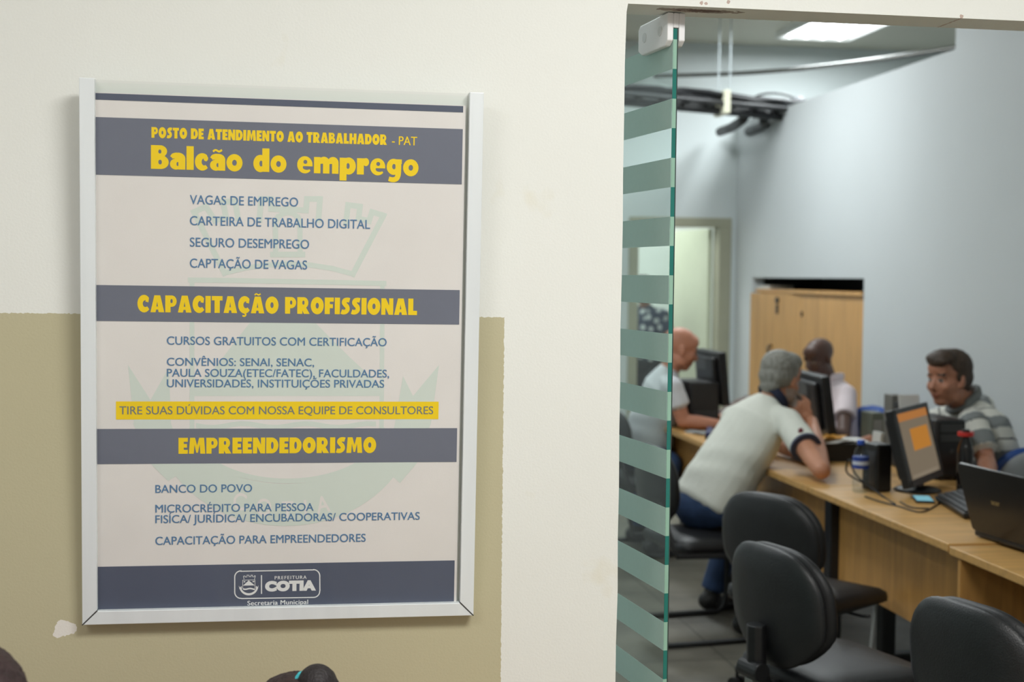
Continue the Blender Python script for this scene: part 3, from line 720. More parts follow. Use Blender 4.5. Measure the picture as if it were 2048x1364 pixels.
b.tube([lc+V(.20*math.cos(a), 0, .085*math.sin(a)) for a in [PI*k/10. for k in range(11)]], .010, 6); b.build('cable_loop', M_CAB, ct, smooth=True)
b = MB(); b.ell(B_+V(-.02, 0, .06), (.08, .06, .07)); b.box(B_+V(.02, -.03, .02), B_+V(.14, .03, .05)); b.build('cable_joint', mat('joint_grey', (60, 64, 68), .5), ct, smooth=True)
tq = lp(.878)
b = MB(); b.box(tq+V(-.025, -.14, -.08), tq+V(.025, .14, .10), bev=.01); b.build('cable_clamp', mat('clamp_cream', (222, 220, 196), .5), ct)
for dx in (-.03, .06):
    b = MB(); b.cone(tq+V(dx, 0, .05), (tq.x+dx, tq.y, CEIL-2.95), .0045, .0045, 6); b.build('hanging_wire', mat('wire_steel', (150, 158, 160), .4, .6), ct)
c0, c1 = at(1962, 87, X=4.55), at(1310, 152, Y=11.22)
b = MB(); pts = []
for k in range(25):
    t = k/24.; p = c0.lerp(c1, t); p.z += .10*math.sin(PI*t)*(-.55); pts.append(p)
b.tube(pts, .017, 8)
o = b.build('conduit_pipe', mat('conduit_gloss', (120, 120, 116), .22, .7), None, smooth=True, loc=c1); o.location = c1; tag(o, 'long thin grey conduit pipe slung from behind the partition to the back wall', 'pipe')

# ------------------------------------------------------------------ office chairs
M_VIN = mat('black_vinyl', (34, 35, 37), .38, var=.08, scale=20, bump=.25, bscale=260)
M_VIN2 = mat('black_vinyl_cushion', (28, 28, 30), .45, var=.08, scale=20, bump=.25, bscale=260)
def outline(w_top, w_mid, w_bot, h, n=44):
    """rounded shield outline of a backrest in (y, z): flat-topped, full in the middle, narrower below"""
    pts = []
    for k in range(n):
        a = 2*PI*k/n; c, s_ = math.cos(a), math.sin(a); ex = 3.4 if s_ > 0 else 2.5
        y = math.copysign(abs(c)**(2/ex), c); z = math.copysign(abs(s_)**(2/ex), s_)
        zz = (z+1)/2; wd = w_mid if .35 < zz < .6 else (w_mid+(w_top-w_mid)*((zz-.6)/.4)**1.5 if zz >= .6 else w_mid+(w_bot-w_mid)*((.35-zz)/.35)**1.3)
        pts.append((y*wd/2, zz*h))
    return pts
def pad(b, out, x0, x1, curve=.035, hw=.22, dome=.012, lean=.10):
    """slab between x0 and x1 with the outline, wrapped round the sitter and domed at both faces"""
    cy_ = 0; cz_ = sum(z for y, z in out)/len(out); n = len(out); rings = []
    def P(y, z, x): return V(x+curve*(y/hw)**2-lean*z, y, z)
    steps = [(.0, x0-dome), (.55, x0-dome*.75), (.86, x0-dome*.15), (.97, x0+.008), (1., x0+.018), (1., x1-.018), (.97, x1-.008), (.86, x1+dome*.15), (.55, x1+dome*.75), (.0, x1+dome)]
    for s, x in steps:
        if s == 0: rings.append([b.bm.verts.new(P(cy_, cz_, x))])
        else: rings.append([b.bm.verts.new(P(y*s, cz_+(z-cz_)*s, x)) for y, z in out])
    for A, B in zip(rings, rings[1:]):
        for k in range(n):
            k2 = (k+1) % n
            if len(A) == 1: b.bm.faces.new((A[0], B[k2], B[k]))
            elif len(B) == 1: b.bm.faces.new((A[k], A[k2], B[0]))
            else: b.bm.faces.new((A[k], A[k2], B[k2], B[k]))
def seat_pad(b, w_, d_, z0_, z1_):
    n = 10; out = []; r = .07
    for cx_, cy_, a0 in ((d_/2-r, w_/2-r, 0), (-d_/2+r, w_/2-r, 90), (-d_/2+r, -w_/2+r, 180), (d_/2-r, -w_/2+r, 270)):
        for k in range(n): a = math.radians(a0+90*k/(n-1)); out.append((cx_+r*math.cos(a), cy_+r*math.sin(a)))
    rings = []
    for s, z in ((0, z1_+.012), (.6, z1_+.010), (.9, z1_), (.985, z1_-.014), (1, z1_-.03), (1, z0_+.012), (.97, z0_), (0, z0_)):
        if s == 0: rings.append([b.bm.verts.new(V(0, 0, z))])
        else: rings.append([b.bm.verts.new(V(x*s, y*s, z-(.02*(max(0, x)/(d_/2))**3 if z > z0_ else 0))) for x, y in out])
    m_ = len(out)
    for A, B in zip(rings, rings[1:]):
        for k in range(m_):
            k2 = (k+1) % m_
            if len(A) == 1: b.bm.faces.new((A[0], B[k], B[k2]))
            elif len(B) == 1: b.bm.faces.new((A[k], A[k2], B[0]))
            else: b.bm.faces.new((A[k], A[k2], B[k2], B[k]))
def swivel_chair(loc, rz, label, shell=M_VIN, cush=M_VIN2, seat_h=.47, group=None, trim=None):
    t = empty('office_chair', loc, rz, label, 'office chair', group or 'swivel chairs at the desks')
    bz = seat_h+.005; h = .36
    def shift(b): bmesh.ops.translate(b.bm, verts=b.bm.verts, vec=(-.20, 0, bz))
    o1 = outline(.345, .425, .30, h)
    b = MB(); pad(b, o1, -.034, .004); shift(b); sh = b.build('back_shell', shell, t, smooth=True)
    b = MB(); pad(b, [(y*(trim or .975), (z-h/2)*(trim or .975)+h/2) for y, z in o1], .008, .050); shift(b); b.build('back_cushion', cush, t, smooth=True)
    b = MB(); seat_pad(b, .46, .46, seat_h-.06, seat_h); bmesh.ops.translate(b.bm, verts=b.bm.verts, vec=(.04, 0, 0)); b.build('seat', cush, t, smooth=True)
    b = MB(); b.box((-.16, -.04, seat_h-.085), (.12, .04, seat_h-.06)); 
    b.tube([(-.14, 0, seat_h-.075), (-.235, 0, seat_h-.06), (-.272, 0, seat_h), (-.275, 0, bz+.13)], .030, 8); b.cone((-.285, -.045, seat_h+.005), (-.285, .045, seat_h+.005), .028, .028)
    b.build('back_bracket', M_PLA, t, smooth=False, bevel=.004)
    b = MB(); b.box((-.30, -.02, seat_h-.085), (-.266, .02, seat_h-.02), bev=.004); b.build('bracket_plate', mat('zinc_plate', (150, 150, 144), .35, .6), t)
    b = MB(); b.cone((0, 0, .12), (0, 0, seat_h-.08), .028, .024); b.cone((0, 0, .09), (0, 0, .28), .036, .034); b.build('gas_column', M_BLK, t, smooth=True)
    for k in range(5):
        a = 2*PI*k/5+.3; d = V(math.cos(a), math.sin(a), 0)
        b = MB(); b.tube([V(0, 0, .115)+d*.03, V(0, 0, .11)+d*.16, V(0, 0, .085)+d*.29], [.026, .022, .016], 8); lg = b.build('base_leg', M_PLA, t, smooth=True)
        b = MB(); n_ = V(-d.y, d.x, 0)
        for s in (-1, 1): b.cone(d*.29+n_*.012*s+V(0, 0, .028), d*.29+n_*.026*s+V(0, 0, .028), .028, .028, 14)
        b.cone(d*.29+V(0, 0, .03), d*.29+V(0, 0, .09), .007, .007, 8); b.build('caster', M_BLK, lg)
    b = MB(); b.tube([(.05, -.10, seat_h-.08), (.05, -.23, seat_h-.085), (.05, -.26, seat_h-.08)], .006); b.build('height_lever', M_BLK, t, smooth=True)
    return t
swivel_chair((1.585, 3.77, 0), math.radians(17), 'black swivel chair with its back to us, middle of the three in the doorway')
swivel_chair((1.866, 4.73, 0), math.radians(34), 'black swivel chair next to the man in the white polo, drawn up at the desk')
swivel_chair((1.815, 3.05, 0), math.radians(17), 'black swivel chair cut off by the bottom right corner of the view')
M_BLUE_F = mat('blue_chair_plastic', (38, 78, 150), .5, var=.08); M_GRYF = mat('grey_chair_mesh', (150, 154, 156), .7, var=.06)
swivel_chair((3.25, 5.68, 0), math.radians(92), 'blue-edged grey swivel chair of the man in the striped shirt', M_GRYF, M_BLUE_F, .50, trim=1.06)
swivel_chair((3.27, 7.72, 0), math.radians(186), 'blue swivel chair behind the man at the black monitor', M_BLUE_F, M_BLUE_F, .47)
swivel_chair((2.30, 9.35, 0), math.radians(-25), 'blue swivel chair glimpsed through the glass door beyond the bald man', M_BLUE_F, M_BLUE_F, .50)
# cantilever visitor chairs
def visitor_chair(loc, rz, label):
    t = empty('visitor_chair', loc, rz, label, 'visitor chair', 'cantilever visitor chairs')
    b = MB(); seat_pad(b, .46, .44, .40, .455); bmesh.ops.translate(b.bm, verts=b.bm.verts, vec=(.02, 0, 0)); b.build('seat', M_VIN2, t, smooth=True)
    b = MB(); pad(b, outline(.36, .42, .34, .36), -.03, .02); bmesh.ops.translate(b.bm, verts=b.bm.verts, vec=(-.215, 0, .50)); b.build('backrest', M_VIN, t, smooth=True)
    for s in (-1, 1):
        y = .25*s; b = MB()
        b.tube([(-.24, y*.5, .62), (-.25, y*.9, .50), (-.22, y, .40), (.20, y, .385), (.245, y, .365), (.265, y, .32), (.265, y, .10), (.25, y, .035), (.215, y, .014), (-.26, y, .014)], .0125, 8)
        b.build('tube_leg', M_BLK, t, smooth=True)
    b = MB(); b.tube([(-.255, -.25, .014), (-.255, .25, .014)], .0125, 8); b.tube([(0, -.25, .39), (0, .25, .39)], .012, 8); b.build('cross_tube', M_BLK, t, smooth=True)
    return t
visitor_chair((1.82, 5.86, 0), math.radians(8), 'black cantilever chair under the man in the white polo shirt')
visitor_chair((2.02, 7.66, 0), math.radians(18), 'black cantilever chair under the bald man behind the glass')
# ------------------------------------------------------------------ things on the desks
ZD = .7402
def put(name, label, cat, loc, rz=0.): return empty(name, loc, rz, label, cat)
M_SCR = None
def screen_material():
    """a lit screen page: beige ground, an orange bar and an orange box"""
    M = bpy.data.materials.new('screen_page'); M.use_nodes = True; nt = M.node_tree; nt.nodes.clear(); N, L = nt.nodes.new, nt.links.new
    o = N('ShaderNodeOutputMaterial'); e = N('ShaderNodeEmission'); tc = N('ShaderNodeTexCoord'); s = N('ShaderNodeSeparateXYZ'); L(tc.outputs['Object'], s.inputs[0])
    def rng(sock, a, b_):
        g1 = N('ShaderNodeMath'); g1.operation = 'GREATER_THAN'; L(sock, g1.inputs[0]); g1.inputs[1].default_value = a
        g2 = N('ShaderNodeMath'); g2.operation = 'LESS_THAN'; L(sock, g2.inputs[0]); g2.inputs[1].default_value = b_
        m_ = N('ShaderNodeMath'); m_.operation = 'MULTIPLY'; L(g1.outputs[0], m_.inputs[0]); L(g2.outputs[0], m_.inputs[1]); return m_.outputs[0]
    def both(a, b_):
        m_ = N('ShaderNodeMath'); m_.operation = 'MULTIPLY'; L(a, m_.inputs[0]); L(b_, m_.inputs[1]); return m_.outputs[0]
    def mix(f, a, c):
        m_ = N('ShaderNodeMix'); m_.data_type = 'RGBA'; L(f, m_.inputs[0])
        if isinstance(a, tuple): m_.inputs[6].default_value = a+(1,)
        else: L(a, m_.inputs[6])
        m_.inputs[7].default_value = c+(1,); return m_.outputs[2]
    bar = rng(s.outputs['Z'], .262, .30); box = both(rng(s.outputs['Z'], .135, .225), rng(s.outputs['X'], .15, .39)); pale = both(rng(s.outputs['Z'], .03, .045), rng(s.outputs['X'], .06, .40))
    c = mix(bar, lin((146, 132, 112)), lin((206, 138, 78))); c = mix(box, c, lin((216, 146, 66))); c = mix(pale, c, lin((160, 146, 126)))
    L(c, e.inputs[0]); e.inputs[1].default_value = .62; L(e.outputs[0], o.inputs[0]); return M
M_DKG = mat('dark_grey_plastic', (58, 60, 62), .45, var=.08, bump=.1, bscale=200)
def monitor(a, ang, wd, ht, tilt, label, z_low, lit=None, back_patch=True, name='monitor'):
    """flat monitor: a = lower-left screen corner seen from its front, ang = plan direction of its lower edge, tilt = lean back (rad)"""
    dx = V(math.cos(ang), math.sin(ang), 0)
    t = put(name, label, 'monitor', (a.x+dx.x*wd/2, a.y+dx.y*wd/2, ZD), ang); t['group'] = 'monitors on the desk row'
    Rt = Matrix.Rotation(-tilt, 4, 'X'); off = V(-wd/2, 0, z_low-ZD)
    def tr(b): 
        bmesh.ops.transform(b.bm, matrix=Matrix.Translation(off) @ Rt, verts=b.bm.verts[:])
    # the front faces local -y
    b = MB(); b.box((0, 0, 0), (wd, .035, ht), bev=.006); b.box((wd*.12, .034, ht*.10), (wd*.88, .062, ht*.90), bev=.012)
    for k in range(9): b.box((wd*.25, .0615, ht*(.62+.02*k)), (wd*.75, .0635, ht*(.628+.02*k)))
    tr(b); b.build('casing', M_PLA, t)
    b = MB(); fw = .020
    for p, q in (((0, 0), (wd, fw*1.4)), ((0, ht-fw), (wd, ht)), ((0, 0), (fw, ht)), ((wd-fw, 0), (wd, ht))):
        b.box((p[0], -.007, p[1]), (q[0], .001, q[1]))
    tr(b); b.build('bezel', M_DKG if lit else M_PLA, t)
    b = MB(); b.box((fw, -.0015, fw*1.4), (wd-fw, .0005, ht-fw)); 
    so = b.build('screen', lit or mat('screen_black', (16, 17, 20), .15), t)
    so.matrix_local = Matrix.Translation(off) @ Rt
    if back_patch:
        b = MB(); b.box((wd*.38, .0635, ht*.66), (wd*.80, .0645, ht*.86)); tr(b); b.build('back_label', mat('vent_grey', (84, 88, 90), .5), t)
    b = MB(); b.box((-.03, .03, .012), (.03, .055, z_low-ZD+ht*.4), rot=Matrix.Rotation(-tilt*.5, 3, 'X'), bev=.005); b.build('stand_neck', M_PLA, t)
    b = MB(); b.lathe([(.092, 0), (.095, .006), (.08, .014), (.03, .020)], (0, .04, 0), 28); b.build('stand_base', M_PLA, t, smooth=True)
    return t
a2 = at(1822, 977, Y=4.97)
monitor(a2, math.atan2(.33, .30), .45, .315, .26, 'monitor with a lit orange and beige page turned towards the clerk', a2.z, screen_material(), False)
a1 = at(1610, 862, Y=6.72)
# seen from behind: front faces the man across the desk
monitor(V(2.605, 6.20, 0), math.radians(85), .47, .30, .14, 'black monitor seen from behind, between the grey-haired man and the pale pink shirt', .835)
bm_ = monitor(V(2.475, 7.44, 0), math.radians(91), .44, .31, .10, 'black monitor on the far desk in front of the bald man', .87)

t = put('computer_tower', 'black computer tower on the desk behind the lit monitor', 'computer', (2.80, 5.56, ZD), 0)
b = MB(); b.box((-.066, -.14, .012), (.066, .15, .262), bev=.006); b.build('case', M_PLA, t)
b = MB(); b.box((-.062, -.152, .02), (.062, -.14, .256), bev=.004); fp = b.build('front_panel', mat('black_gloss', (18, 18, 20), .3), t)
b = MB(); b.box((-.052, -.156, .21), (.052, -.152, .245)); b.box((-.052, -.156, .17), (.052, -.152, .202)); b.build('drive_cover', M_DKG, fp)
b = MB(); b.cone((0, -.152, .13), (0, -.158, .13), .010, .009); b.build('power_button', M_DKG, fp)
b = MB()
for x in (-.05, .05):
    for y in (-.11, .12): b.cone((x, y, 0), (x, y, .013), .012, .012)
b.build('foot', M_BLK, t)
t = put('file_box', 'tall narrow grey file box behind the lit monitor', 'file box', (2.79, 5.96, ZD))
b = MB(); b.box((-.03, -.045, 0), (.03, .045, .325), bev=.003); b.build('box_shell', mat('grey_board', (118, 118, 114), .6), t)
b = MB(); b.box((-.02, -.0465, .18), (.02, -.045, .27)); b.build('spine_label', mat('label_grey', (150, 150, 146)), t)
t = put('printer', 'small dark grey printer with white sheets beside the man in the striped shirt', 'printer', (2.80, 5.80, ZD))
b = MB(); b.box((-.06, -.08, 0), (.06, .08, .26), bev=.01); b.build('printer_body', M_DKG, t)
b = MB(); b.box((-.05, .03, .27), (.05, .08, .30), rot=Matrix.Rotation(-.2, 3, 'X'), bev=.003); b.build('paper_tray', M_DKG, t)
b = MB(); b.box((-.05, .02, .262), (.05, .026, .335), rot=Matrix.Rotation(-.2, 3, 'X')); b.build('paper_sheet', mat('paper_white', (226, 226, 222), .7), t)
t = put('binder', 'grey-green binder standing between the bottle and the blue chair', 'binder', (2.81, 6.24, ZD), .05)
b = MB(); b.box((-.032, -.06, 0), (.032, .06, .215), bev=.003); b.build('binder_cover', mat('binder_greygreen', (112, 118, 106), .6, var=.1), t)
b = MB(); b.box((-.022, -.0615, .11), (.022, -.06, .18)); b.build('spine_label', mat('label_grey', (150, 150, 146)), t)
t = put('folder', 'thin white folder standing upright to the left of the black monitor casing', 'folder', (2.535, 5.58, ZD), .10)
b = MB(); b.box((-.008, -.04, 0), (.008, .03, .195), rot=Matrix.Rotation(.06, 3, 'Y')); b.build('folder_cover', mat('folder_white', (216, 218, 216), .6), t)
b = MB(); b.box((.010, -.035, 0), (.022, .03, .18)); b.build('folder_papers', mat('paper_grey', (150, 152, 150), .7), t)

# black tray with an orange envelope and papers
q = at(1672, 925, Z=ZD)
t = put('letter_tray', 'black letter tray on the desk under the orange envelope', 'letter tray', (q.x+.02, q.y+.16, ZD), -.1)
b = MB(); b.box((-.14, -.14, 0), (.14, .14, .006)); b.box((-.14, -.14, 0), (-.132, .14, .085)); b.box((.132, -.14, 0), (.14, .14, .085)); b.box((-.14, .132, 0), (.14, .14, .085)); b.box((-.14, -.14, 0), (.14, -.132, .085)); b.build('tray_box', M_PLA, t)
b = MB(); b.box((-.13, -.13, .006), (.13, .13, .082)); b.build('tray_papers', mat('paper_white', (226, 226, 222), .7), t)
def sheet(name, label, cat, loc, rz, wx, wy, M, wob=.010, th=.0015):
    t = MB(); nx, ny = 8, 8; rg = random.Random(int(wx*1e4+loc[0]*1e3)); ph = rg.random()*6
    top = [(wx*(i/nx-.5), wy*(j/ny-.5), th+wob*(.5+.5*math.sin(i*1.1+j*.7+ph))*(1 if (i in (0, nx) or j in (0, ny)) else .75)) for j in range(ny+1) for i in range(nx+1)]
    n = len(top); bot = [(x, y, z-th) for x, y, z in top]; fs = []
    for j in range(ny):
        for i in range(nx):
            a = j*(nx+1)+i; fs.append((a, a+1, a+nx+2, a+nx+1)); fs.append((n+a, n+a+nx+1, n+a+nx+2, n+a+1))
    rim = [i for i in range(nx+1)]+[j*(nx+1)+nx for j in range(1, ny+1)]+[ny*(nx+1)+i for i in range(nx-1, -1, -1)]+[j*(nx+1) for j in range(ny-1, 0, -1)]
    for a, c in zip(rim, rim[1:]+rim[:1]): fs.append((a, n+a, n+c, c))
    t.quads(top+bot, fs); o = t.build(name, M, None, smooth=False); o.location = loc; o.rotation_euler = (0, 0, rz); return tag(o, label, cat, 'sheets of paper on the desks' if cat == 'paper' else None)
tb = t.location
sheet('paper_sheet', 'white papers lying crumpled on the black letter tray beside the envelope', 'paper', (tb.x+.02, tb.y-.02, ZD+.086), .2, .26, .22, mat('paper_white', (226, 226, 222), .7), .012)
sheet('envelope', 'orange envelope lying on the black letter tray by the elbow', 'envelope', (tb.x-.02, tb.y-.04, ZD+.100), .5, .20, .12, mat('envelope_orange', (222, 158, 58), .6, var=.06), .018)
# water bottle
def bottle(loc, name, label, h, r, liquid, cap, lab, lz, body):
    t = put(name, label, 'bottle', loc); s = h/.21
    prof = [(r*.85, 0), (r, .006*s), (r, .055*s), (r*.94, .062*s), (r, .070*s), (r, .145*s), (r*.8, .165*s), (r*.45, .187*s), (.0125, .192*s), (.0125, .198*s)]
    b = MB(); b.lathe(prof, seg=28); b.build('bottle_body', body, t, smooth=True)
    if liquid:
        b = MB(); b.lathe([(x*.93, z+.003) for x, z in prof[:6]], seg=24); b.build('bottle_drink', liquid, t, smooth=True)
    b = MB(); b.lathe([(.0150, .192*s), (.0155, .194*s), (.0155, h-.002), (.014, h)], seg=24); b.build('bottle_cap', cap, t, smooth=False)
    b = MB(); b.lathe([(r*1.012, lz[0]), (r*1.012, lz[1])], seg=28); lb = b.build('bottle_label', lab, t, smooth=False)
    return t, lb
M_PET = clear('bottle_pet', (.86, .90, .92), 1.2, .05)
q = at(1720, 984, Z=ZD)
wt, wl = bottle((q.x, q.y, ZD), 'water_bottle', 'clear water bottle with blue cap and blue label on the desk edge', .212, .032, None, mat('cap_blue', (40, 84, 190), .4), mat('label_blue', (40, 66, 150), .45), (.098, .146), M_PET)
b = MB(); b.lathe([(.0325, .113), (.0327, .113), (.0327, .128), (.0325, .128)], seg=28); b.build('label_stripe', mat('label_white', (196, 204, 220), .5), wl)
q = at(1930, 930, Y=4.98)
dk, dlb = bottle((q.x, q.y, ZD), 'cola_bottle', 'dark cola bottle with a red cap band behind the open laptop', .272, .031, None, M_BLK, mat('label_red', (196, 44, 40), .5), (.247, .262), mat('cola_dark', (20, 14, 14), .12))
t = put('desk_device', 'small black upright device on the desk between the white folder and the lit monitor', 'device', (2.362, 5.19, ZD), .15)
b = MB(); b.box((-.036, -.055, 0), (.036, .055, .195), bev=.008); b.build('device_case', M_PLA, t)
b = MB(); b.box((-.0365, -.04, .03), (-.0355, .04, .165)); b.build('device_panel', M_DKG, t)
# phone, keyboard, mouse, cables
q = at(1846, 1001, Z=ZD)
t = put('phone', 'black phone with a lit pale blue screen on the desk edge', 'phone', (q.x, q.y, ZD), math.radians(72))
b = MB(); b.box((-.072, -.036, 0), (.072, .036, .009), bev=.003); b.build('phone_case', M_PLA, t)
b = MB(); b.box((-.062, -.031, .0088), (.062, .031, .0096)); b.build('phone_screen', emit('phone_glow', (128, 186, 200), .9), t)
q = at(1908, 1010, Z=ZD+.02)
t = put('keyboard', 'black keyboard between the lit monitor and the laptop', 'keyboard', (q.x+.05, q.y-.01, ZD), math.radians(78))
RK = Matrix.Rotation(math.radians(-13), 3, 'X')
b = MB(); b.box((-.20, -.07, .004), (.20, .07, .022), bev=.004); bmesh.ops.transform(b.bm, matrix=Matrix.Translation(V(0, 0, .016)) @ RK.to_4x4(), verts=b.bm.verts[:]); kb = b.build('keyboard_case', M_PLA, t)
b = MB()
for r_ in range(5):
    for c_ in range(14): b.box((-.19+c_*.0275, -.06+r_*.0245, .022), (-.19+c_*.0275+.022, -.06+r_*.0245+.019, .029))
bmesh.ops.transform(b.bm, matrix=Matrix.Translation(V(0, 0, .016)) @ RK.to_4x4(), verts=b.bm.verts[:]); b.build('keys', mat('key_grey', (64, 68, 72), .5), t)
def cable(label, pts, r=.003, M=None):
    b = MB(); out = []
    P = [V(*p) for p in pts]
    for i in range(len(P)-1):
        p0, p1, p2, p3 = P[max(0, i-1)], P[i], P[i+1], P[min(len(P)-1, i+2)]
        for k in range(8):
            u = k/8.; out.append(.5*((2*p1)+(-p0+p2)*u+(2*p0-5*p1+4*p2-p3)*u*u+(-p0+3*p1-3*p2+p3)*u**3))
    out.append(P[-1]); b.tube(out, r, 6); o = b.build('cable', M or M_BLK, None, smooth=True, loc=P[0]); o.location = P[0]
    return tag(o, label, 'cable', 'loose cables at the desks')
def dz(px, py, h=.004): p = at(px, py, Z=ZD+h); return (p.x, p.y, p.z)
cable('thin black cable looping along the desk edge past the phone', [dz(1730, 993), dz(1760, 1003), dz(1800, 1013), dz(1840, 1024), dz(1870, 1012), dz(1884, 1000)])
cable('black cable hanging in a coil behind the water bottle', [dz(1745, 975), (2.27, 5.27, .80), (2.265, 5.24, .86), (2.28, 5.20, .80), dz(1765, 992), dz(1790, 1008)], .004)
cable('black cable lying between the phone and the lit monitor', [dz(1800, 1003), dz(1815, 1012), dz(1832, 1016), dz(1858, 1017)])
p0 = at(1768, 1212, Y=4.78)
cable('pale grey cable dropping from the desk to the floor behind the chair', [(2.262, 4.95, .66), (2.262, 4.95, .45), (2.25, 4.93, .30), (2.22, 4.90, .12), (2.22, 4.86, .006), (2.34, 4.80, .006)], .007, mat('cable_grey', (150, 152, 148), .5))
# laptop
q0 = at(1946, 1060, Z=ZD+.022)
t = put('laptop', 'open black laptop seen from behind its lid on the nearest desk', 'laptop', (q0.x+.004, q0.y, ZD), math.radians(-84))
LW, LH = .375, .245      # local x along the lid away from its far end, local +y towards the clerk's side
b = MB(); b.box((0, 0, .004), (LW, .25, .024), bev=.006); b.build('laptop_base', M_PLA, t)
b = MB()
for r_ in range(5):
    for c_ in range(13): b.box((.03+c_*.0245, .06+r_*.021, .0238), (.03+c_*.0245+.020, .06+r_*.021+.017, .0262))
b.build('keys', mat('key_black', (38, 38, 40), .5), t)
tl = math.radians(17)
def lidtr(b): bmesh.ops.transform(b.bm, matrix=Matrix.Translation(V(0, .004, .022)) @ Matrix.Rotation(tl, 4, 'X'), verts=b.bm.verts[:])
b = MB(); r = .022; pts = []
for cx_, cz_, a0 in ((LW-r, LH-r, 0), (r, LH-r, 90), (r, .004+r*.5, 180), (LW-r, .004+r*.5, 270)):
    for k in range(6): a = math.radians(a0+90*k/5); pts.append((cx_+r*math.cos(a), -.010, cz_+r*math.sin(a)*(1 if a0 < 180 else .5)))
b.prism(pts, (0, .010, 0)); lidtr(b); ld_ = b.build('lid', mat('laptop_lid_black', (22, 20, 20), .3, var=.1, scale=90), t, bevel=.002)
b = MB(); b.box((.016, -.0002, .02), (LW-.016, .0008, LH-.014)); lidtr(b); b.build('laptop_screen', emit('laptop_glow', (150, 165, 185), .35), ld_)
b = MB(); vs_, fs_ = text_geo('acer', .02); h0, h1 = cap_h(.02); wx = max(v[0] for v in vs_); sc_ = .046/wx
b.quads([(LW*.47-x*0+ (x*sc_-.023), -.0107, LH*.50+(y-h0)*sc_) for x, y, z in vs_], fs_); lidtr(b); b.build('lid_lettering', mat('logo_gold', (196, 172, 122), .35, .6), ld_)
# far desk things
t = put('equipment_box', 'black box-shaped device beside the far monitor before the bald man', 'device', (2.325, 7.62, ZD), .1)
b = MB(); b.box((-.09, -.16, .01), (.09, .16, .265), bev=.01); b.build('device_case', mat('device_black', (40, 40, 42), .5), t)
b = MB(); b.box((-.07, -.164, .03), (.07, -.16, .10)); b.build('device_panel', M_DKG, t)
sheet('paper_sheet', 'white and grey papers spread on the far desk below the monitor', 'paper', (2.30, 7.22, ZD), .3, .24, .18, mat('paper_grey', (176, 178, 180), .7), .01)
t = put('stapler', 'small dark blue stapler on the far desk edge', 'stapler', (2.22, 7.0, ZD), 1.2)
b = MB(); b.box((-.07, -.018, 0), (.07, .018, .014), bev=.004); b.build('stapler_base', M_BLK, t)
b = MB(); b.box((-.07, -.016, .018), (.072, .016, .045), rot=Matrix.Rotation(-.12, 3, 'Y'), bev=.006); b.build('stapler_arm', mat('navy_plastic', (30, 38, 92), .4), t)
# ------------------------------------------------------------------ people
def fuse(b, voxel, smooth=4, name='t'):
    """all the overlapping shapes of b as one continuous skin"""
    me = bpy.data.meshes.new(name); b.bm.to_mesh(me); b.bm.free()
    o = bpy.data.objects.new(name, me); COL.objects.link(o)
    r = o.modifiers.new('r', 'REMESH'); r.mode = 'VOXEL'; r.voxel_size = voxel
    if smooth: s = o.modifiers.new('s', 'SMOOTH'); s.factor = .5; s.iterations = smooth
    dg = bpy.context.evaluated_depsgraph_get(); m2 = bpy.data.meshes.new_from_object(o.evaluated_get(dg))
    bpy.data.objects.remove(o); bpy.data.meshes.remove(me); return m2
def link_mesh(me, name, mats, parent, org, pick=None):
    me.materials.clear()
    for M in mats: me.materials.append(M)
    if pick:
        for p in me.polygons: p.material_index = pick(p.center)
    me.transform(Matrix.Translation(-org))
    for p in me.polygons: p.use_smooth = True
    me.name = name
    o = bpy.data.objects.new(name, me); COL.objects.link(o); o.parent = parent; return o
def frame_of(f, u):
    f = f.normalized(); l = u.cross(f).normalized(); u = f.cross(l)
    return Matrix((f, l, u)).transposed()       # local x forward, y left, z up
def head_shapes(b, c, R3, s=1.0, fat=1.0):
    def e(x, y, z, rx, ry, rz, rot=None):
        b.ell(c+R3 @ (V(x, y, z)*s), (rx*s, ry*s, rz*s), R3 if rot is None else R3 @ rot, 20, 14)
    e(-.012, 0, .035, .098, .076, .082); e(.022, 0, -.030, .070, .062*fat, .082); e(.045, 0, -.094, .036, .032*fat, .024)
    for q in (-1, 1):
        e(.012, q*.043*fat, -.068, .040, .020, .030); e(.058, q*.036*fat, -.030, .026, .024, .026)
        e(.076, q*.029, .019, .013, .024, .0085); e(.086, q*.012, -.041, .011, .008, .008)
        e(-.004, q*.077, -.010, .019, .009, .032, Matrix.Rotation(-.15, 3, 'Y') @ Matrix.Rotation(q*.35, 3, 'Z')); e(.004, q*.079, -.028, .012, .008, .012)
        e(.070, q*.030, .000, .0145, .0145, .0125)
    b.sweep([c+R3 @ (V(.086, 0, .006)*s), c+R3 @ (V(.104, 0, -.032)*s)], [.0075*s, .0125*s])
    e(.081, 0, -.062, .013, .024, .0065); e(.079, 0, -.0735, .012, .020, .0065); e(.055, 0, .05, .038, .058, .045)
def head_pick(c, R3, s, beard=False):
    Ri = R3.transposed()
    def f(p):
        q = (Ri @ (p-c))/s
        ay = abs(q.y)
        d = math.sqrt((ay-.030)**2+q.z**2*1.6)
        if q.x > .070 and d < .0115:
            return 2 if math.sqrt((ay-.031)**2+q.z**2) < .0066 else 1
        if q.x > .070 and .018 < q.z < .029 and .012 < ay < .050: return 3
        if q.x > .074 and -.079 < q.z < -.058 and ay < .022 and (q.x > .083): return 4
        if beard and q.z < -.040 and q.z > -.118 and -.012 < q.x < .094 and ay < .072 and (q.x > .04 or ay > .045 or q.z < -.085) and not (q.x > .09 and q.z > -.05): return 5
        return 0
    return f
